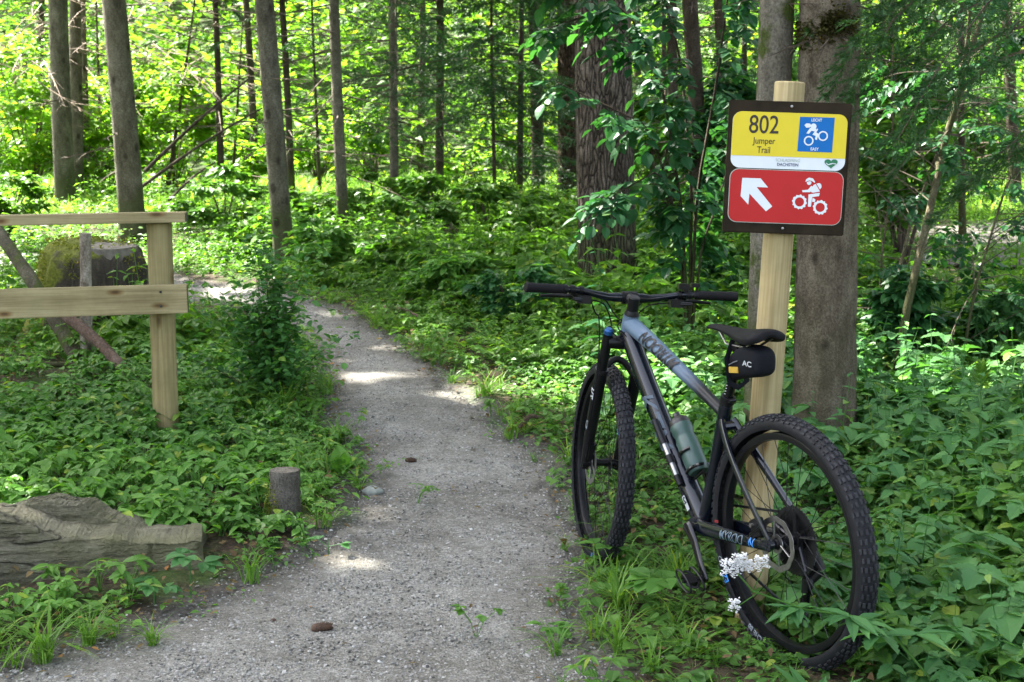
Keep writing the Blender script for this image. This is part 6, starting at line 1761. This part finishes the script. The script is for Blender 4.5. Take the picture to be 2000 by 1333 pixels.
slant([on_plane(1830, 330, Yh + .2), on_plane(1870, 200, Yh + .1), on_plane(1890, 80, Yh), on_plane(1900, -60, Yh)], .018, 'forked pale stem rising beside the thickest hazel stem', 6)
slant([on_plane(1702, 760, Yh + .6), on_plane(1740, 600, Yh + .6), on_plane(1775, 450, Yh + .7), on_plane(1830, 300, Yh + .8), on_plane(1900, 160, Yh + .9), on_plane(1990, 40, Yh + 1)], .013, 'thin brownish stem left of the thickest hazel stem', 8)
slant([on_plane(1715, 700, Yh + .9), on_plane(1722, 500, Yh + .9), on_plane(1745, 330, Yh + 1), on_plane(1742, 150, Yh + 1), on_plane(1750, -60, Yh + 1)], .009, 'thin upright stem close to the right of the thick grey trunk', 8)
slant([on_plane(1870, 760, Yh + .3), on_plane(1905, 560, Yh + .3), on_plane(1960, 380, Yh + .4), on_plane(2030, 220, Yh + .5)], .010, 'thin stem leaning out at the right edge of the picture', 8)
# spruce boughs hanging in from the upper right
def bough_at(u, v_, Y_, yaw, ln, droop, label):
    p = on_plane(u, v_, Y_); t = empty('spruce_bough', tuple(p), label, 'branch', 'spruce boughs hanging in at the upper right')
    for k in range(2):
        a, b_ = needle_branch(None, np.array([0, 0, k * .10]), yaw + U(-.35, .35), ln * U(.8, 1.1), droop=droop, rise=U(-.1, .1), twigs=34, nl=.030, nw=.0032, per=26, hang=.55)
        bough(t, a, b_)
bough_at(2090, -40, 6.2, 3.3, 1.0, .75, 'drooping spruce bough at the top right corner')
bough_at(1930, -90, 6.6, 3.6, .8, .9, 'drooping spruce bough entering from the top edge above the slanting stems')
bough_at(2120, 260, 6.4, 3.2, .7, .6, 'spruce bough reaching in at the right edge below the corner bough')
bough_at(1725, -60, 6.4, 3.4, .55, 1.0, 'fine spruce spray hanging in front of the top of the thick grey trunk')

bough_at(1850, -30, 6.0, 3.4, .65, 1.1, 'hanging spruce spray just left of the top of the slanting stems')
bough_at(2040, 90, 5.9, 3.1, .7, .9, 'hanging spruce spray at the right edge between the corner bough and the lower bough')
bough_at(1790, 40, 6.6, 3.3, .5, 1.1, 'small spruce spray right of the top of the thick grey trunk')
# single plants in the foreground
def single(name, T, u, v_, sc, mat, label, cat='plant', yaw=0., dz=0.0):
    p = at(u, v_); V, F = inst(T[0], T[1], np.zeros((1, 3)), rotm(np.array([yaw]), np.array([0.]), np.array([0.])), np.array([sc]))
    o = link_mesh(name, np_mesh(name, V, F3=F, mat=MAT[mat], smooth=False)); o.location = (p[0], p[1], p[2] + dz); return tag(o, label, cat)
def seedling(h, n, size, leaflets=5):
    L_ = Leaves(); L_.add(*strip([(0, 0, 0), (.004, 0, h * .5), (0, .004, h)], .0022))
    for k in range(n):
        a = k * 2.4; tip = np.array([math.cos(a) * .05, math.sin(a) * .05, h * (.75 + .1 * (k % 3))]); L_.add(*strip([(0, 0, h * .6), tip], .0014))
        for j in range(leaflets):
            place(L_, LEAF_OVAL, tip, a + (j - (leaflets - 1) / 2) * .75, U(-.35, .2), U(-.2, .2), size * U(.8, 1.15))
    return L_.get()
single('seedling', seedling(.17, 3, .062), 372, 1172, 1.0, 'nettle', 'ash-like seedling with pale pinnate leaves in front of the right end of the boulder')
single('seedling', seedling(.10, 3, .050), 300, 1190, 1.0, 'nettle', 'small leafy seedling in front of the middle of the long boulder')
single('seedling', seedling(.07, 2, .05, 3), 640, 1090, 1.0, 'nettle', 'tiny seedling on the gravel edge right of the post stub')
single('grass_tuft', graL[0], 85, 1295, .8, 'grass', 'bright arching grass tuft at the lower left corner', 'grass')
single('grass_tuft', graL[1], 175, 1262, .6, 'grass', 'second grass tuft at lower left, just right of the corner tuft', 'grass')
single('grass_tuft', graL[2], 300, 1265, .45, 'grass', 'thin grass tuft growing out of the gravel below the boulder', 'grass')
single('grass_tuft', graL[3], 555, 815, 1.1, 'grass', 'grass tuft at the foot of the dark path shrub', 'grass')
single('grass_tuft', graL[1], 660, 870, .7, 'grass', 'small grass tuft at the left gravel edge behind the post stub', 'grass', 2.)
single('grass_tuft', graL[2], 1210, 1200, .9, 'grass', 'grass tuft at the gravel edge left of the bike crank', 'grass', 1.)
single('grass_tuft', graL[0], 1330, 1160, .8, 'grass', 'grass tuft under the bike pedal', 'grass', 4.)
single('plantain', pl_rosette(LEAF_OVAL, 7, .15, (.5, 1.1)), 668, 935, 1.0, 'herb', 'broad leaved plantain rosette right of the post stub')
single('dock_plant', pl_rosette(LEAF_LANCE, 8, .20, (.5, 1.1)), 1590, 1405, .85, 'nettle', 'long leaved dock plant at the bottom edge below the rear tyre')
single('herb_plant', seedling(.16, 4, .09, 3), 1180, 1125, .8, 'herb', 'bright leafy plant standing in front of the front tyre')
single('herb_plant', seedling(.10, 4, .085, 3), 1070, 1255, .6, 'herb', 'small pale plant on the gravel edge at the bottom middle')
single('herb_plant', seedling(.18, 5, .10, 3), 1290, 1215, .9, 'herb', 'pale broad leaved plant left of the white flowers')
single('tall_herb', pl_upright(LEAF_LANCE, .78, 7, .15), 1178, 745, 1.0, 'elder', 'tall large leaved plant rising behind the left half of the handlebar')
# thistle bud at the right
th = at(1905, 960); t = empty('thistle', tuple(th), 'pale green thistle bud on a straight stem at the right', 'plant')
L = Leaves(); L.add(*strip([(0, 0, 0), (.01, 0, .25), (0, 0, .47)], [.006, .005, .004]))
for k in range(10): place(L, LEAF_LANCE, (0, 0, .05 + .04 * k), k * 2.4, U(-.1, .6), 0, .15)
link_mesh('stem', L.mesh('stem', MAT['herb']), t)
L = Leaves()
for k in range(60):
    a = k * 2.4; zf = k / 60; place(L, LEAF_LANCE, np.array([math.cos(a), math.sin(a), 0]) * .022 * math.sin(.5 + 2.4 * zf) + [0, 0, .46 + .075 * zf], a, .5 + .9 * zf, 0, .045)
link_mesh('bud', L.mesh('bud', MAT['grass']), t)
# white umbel with a long leaning stem in front of the rear wheel
vb = at(1900, 1425); Yv = vb[1]; t = empty('valerian', tuple(vb), 'white flowering umbel on a long stem leaning across the rear wheel', 'flowering plant')
Ov = lambda u, v_, Y_: on_plane(u, v_, Y_) - vb
yv0 = Yv - .02
L = Leaves()
main = [np.zeros(3), Ov(1720, 1212, yv0), Ov(1570, 1190, yv0 - .02), Ov(1470, 1155, yv0 - .03), Ov(1440, 1120, yv0 - .03)]
L.add(*strip(main, [.0042, .004, .0032, .0026, .0022]))
L.add(*strip([Ov(1470, 1155, yv0 - .03), Ov(1490, 1112, yv0 - .03)], .0016)); L.add(*strip([Ov(1480, 1158, yv0 - .03), Ov(1440, 1185, yv0 - .04)], .0016))
link_mesh('stem', L.mesh('stem', MAT['herb'], True), t)
def palmate(pos, n, size, yaw0, spread=2.6):
    L_ = Leaves()
    for k in range(n): place(L_, LEAF_LANCE, pos, yaw0 + (k - (n - 1) / 2) * spread / n, U(-.3, .3), U(-.2, .2), size * (1.1 - .25 * abs(k - (n - 1) / 2) / n) * U(.9, 1.1))
    return L_
L = Leaves()
for (u, v_, n, s_, y0) in ((1560, 1188, 8, .070, 2.4), (1545, 1192, 7, .065, -2.2), (1660, 1205, 8, .095, -2.0), (1675, 1215, 7, .09, .6), (1790, 1240, 8, .11, 1.0)):
    l = palmate(Ov(u, v_, yv0 - .02), n, s_, y0, 5.0); V, F = l.get(); L.add(V, F)
link_mesh('foliage', L.mesh('foliage', MAT['nettle']), t)
MAT['petal'] = plain('white_petal', (0.83, 0.83, 0.82), .8, spec=.1, var=.04)
def umbel(u, v_, r, n, fl):
    L_ = Leaves(); c0 = Ov(u, v_, yv0 - .04); st_ = Leaves()
    a = U(0, 6.28, n); q = np.sqrt(U(0, 1, n)) * r
    q = q * (1 + .22 * np.sin(5 * a + u)); P = c0 + np.stack([q * np.cos(a), q * np.sin(a) * .35 - .3 * r * (1 - (q / r) ** 2), q * np.sin(a) * .72 + .25 * r * (1 - (q / r) ** 2) + .12 * r * np.sin(3 * a) + rng.normal(0, .003, n)], 1)
    pet = leaf([(0, 0), (.5, .4), (1, 0)], .1, .1)
    for k in range(5): place(L_, pet, P, k * 1.257 + U(0, 1, n), U(.1, .9, n), U(-.3, .3, n), U(.0032, .005, n))
    return link_mesh('flower_head', L_.mesh('flower_head', MAT['petal']), t)
umbel(1428, 1110, .026, 210, 0); umbel(1447, 1096, .022, 160, 0); umbel(1460, 1108, .018, 110, 0); umbel(1487, 1100, .020, 130, 0); umbel(1435, 1183, .017, 100, 0)

for p_, q_, lab in (((752, 612), (828, 640), 'dead branch lying on the right bank where the path bends'), ((790, 600), (806, 632), 'short dead stick crossing the branch on the right bank at the bend'), ((1010, 855), (1060, 838), 'thin dead stick on the right gravel edge left of the front tyre')):
    log('fallen_stick', [at(*p_) + [0, 0, .05], (at(*p_) + at(*q_)) / 2 + [0, 0, .09], at(*q_) + [0, 0, .06]], (.016, .008), 'log_red', lab, 'stick')
# dirt track patch beyond the right-hand bushes
xs2, ys2 = np.meshgrid(np.linspace(0, 1, 30), np.linspace(0, 1, 10))
a0, a1, b0, b1 = at(1790, 452), at(2150, 440), at(1800, 525), at(2150, 540)
tx = (a0[0] * (1 - xs2) + a1[0] * xs2) * ys2 + (b0[0] * (1 - xs2) + b1[0] * xs2) * (1 - ys2)
ty_ = (a0[1] * (1 - xs2) + a1[1] * xs2) * ys2 + (b0[1] * (1 - xs2) + b1[1] * xs2) * (1 - ys2)
I = np.arange(300).reshape(10, 30); F4 = np.stack([I[:-1, :-1], I[:-1, 1:], I[1:, 1:], I[1:, :-1]], -1).reshape(-1, 4)
tag(link_mesh('dirt_track', np_mesh('dirt_track', np.column_stack([tx.ravel(), ty_.ravel(), gz(tx, ty_).ravel() + .06]), F4=F4, mat=m_grav)), kind='structure')

# ------------------------------------------------------------------ wooded slope closing the view, and unseen tall trees added to shade the scene
L = Leaves()
n = 52000
k = 800
cx, cy = U(-26, 26, k), U(30, 56, k)
cw = U(.8, 2.4, k); chh = np.where(U(0, 1, k) < .5, U(.6, 1.6, k), U(2.5, 7.0, k))
j = rng.integers(0, k, n); q = rng.normal(0, .45, (n, 3)) * cw[j][:, None]
zc = gz(cx, cy)
P = np.column_stack([cx[j] + q[:, 0], cy[j] + q[:, 1], zc[j] + U(0, 1, n) ** .8 * chh[j] + q[:, 2] * .3])
V, F = inst(LEAF_FAR[0], LEAF_FAR[1], P, rotm(U(0, 6.28, n), U(-.6, .4, n), U(-.5, .5, n)), U(.22, .50, n)); L.add(V, F)
stuff('wooded_slope', L, 'far', 'sunlit leafy wood closing the view behind the clearing')
L = Leaves()
for (u, v_, Y_) in [(30, 30, 22), (70, 60, 22.5), (-20, 70, 22), (120, 20, 23), (340, 30, 24), (400, 70, 25), (180, 40, 24), (300, 10, 24)]:
    p0 = on_plane(u, v_, Y_)
    for i in range(26): dead_twig(L, p0 + rng.normal(0, .8, 3), U(0, 6.28), U(.6, 1.6), U(-.6, .2), .012, 7)
stuff('dry_branches', L, 'twig_pale', 'tangle of dry pale brown spruce twigs on the far slope at upper left')
crown_a = None
def shade_tree(x, y, h, r, z0, n=5200):
    global crown_a
    b_ = (x, y, float(gz(x, y)))
    t = empty('spruce_tree', b_, 'unseen tall spruce added outside the picture for its shade', 'tree', 'unseen spruces added for shade')
    me, dv = trunk_mesh('trunk', b_, (U(-.03, .03), U(-.03, .03), 1), h, .22, MAT['bark_spruce'], n=12, rows=20)
    link_mesh('trunk', me, t)
    leafy(t, 'crown', (0, 0, (h + z0) / 2), (r, r, (h - z0) / 2), n, LEAF_MID, .34, 'canopy', clumps=46, spread=.20)
for a in [(-5.2, 8.0, 17, 2.0, 6.5), (-4.7, 10.3, 18, 1.9, 7.5), (-8.2, 10.5, 18, 2.4, 6.0), (-6.1, 7.2, 15, 1.5, 7.0), (-10.5, 13.5, 20, 2.8, 5.5), (-7.5, 6.2, 18, 2.2, 7.0), (-11, 8.5, 20, 2.6, 7.0), (-9.3, 16.5, 19, 2.4, 7.0), (5.0, 8.2, 17, 2.0, 7.5), (6.4, 12.2, 18, 2.4, 6.0)]:
    shade_tree(*a, n=2900)
for a in [(5.2, 1.6, 16, 2.6, 2.6), (7.2, 5.0, 17, 2.8, 2.6), (3.9, -4.2, 17, 2.8, 3.0), (7.6, -2.0, 17, 3.0, 2.6)]:  # added out of view, right and behind, to darken the sky light there
    shade_tree(*a, n=3200)

# repeats of one kind carry one group
GROUPS = {'tree': 'trees of the wood', 'bush': 'bushes among and behind the trunks', 'shrub': 'shrubs of the undergrowth', 'log': 'old logs behind the fence', 'stick': 'dead sticks on the ground', 'fallen pole': 'dead poles leaning at the left',
          'grass': 'grass tufts along the path', 'plant': 'single plants in the foreground', 'pine cone': 'cones lying on the gravel', 'stone': 'loose pale stones beside the path', 'rock': 'boulder pieces at the lower left'}
for o in list(S.objects):
    if o.parent is None and 'category' in o and 'group' not in o and o['category'] in GROUPS:
        o['group'] = GROUPS[o['category']]
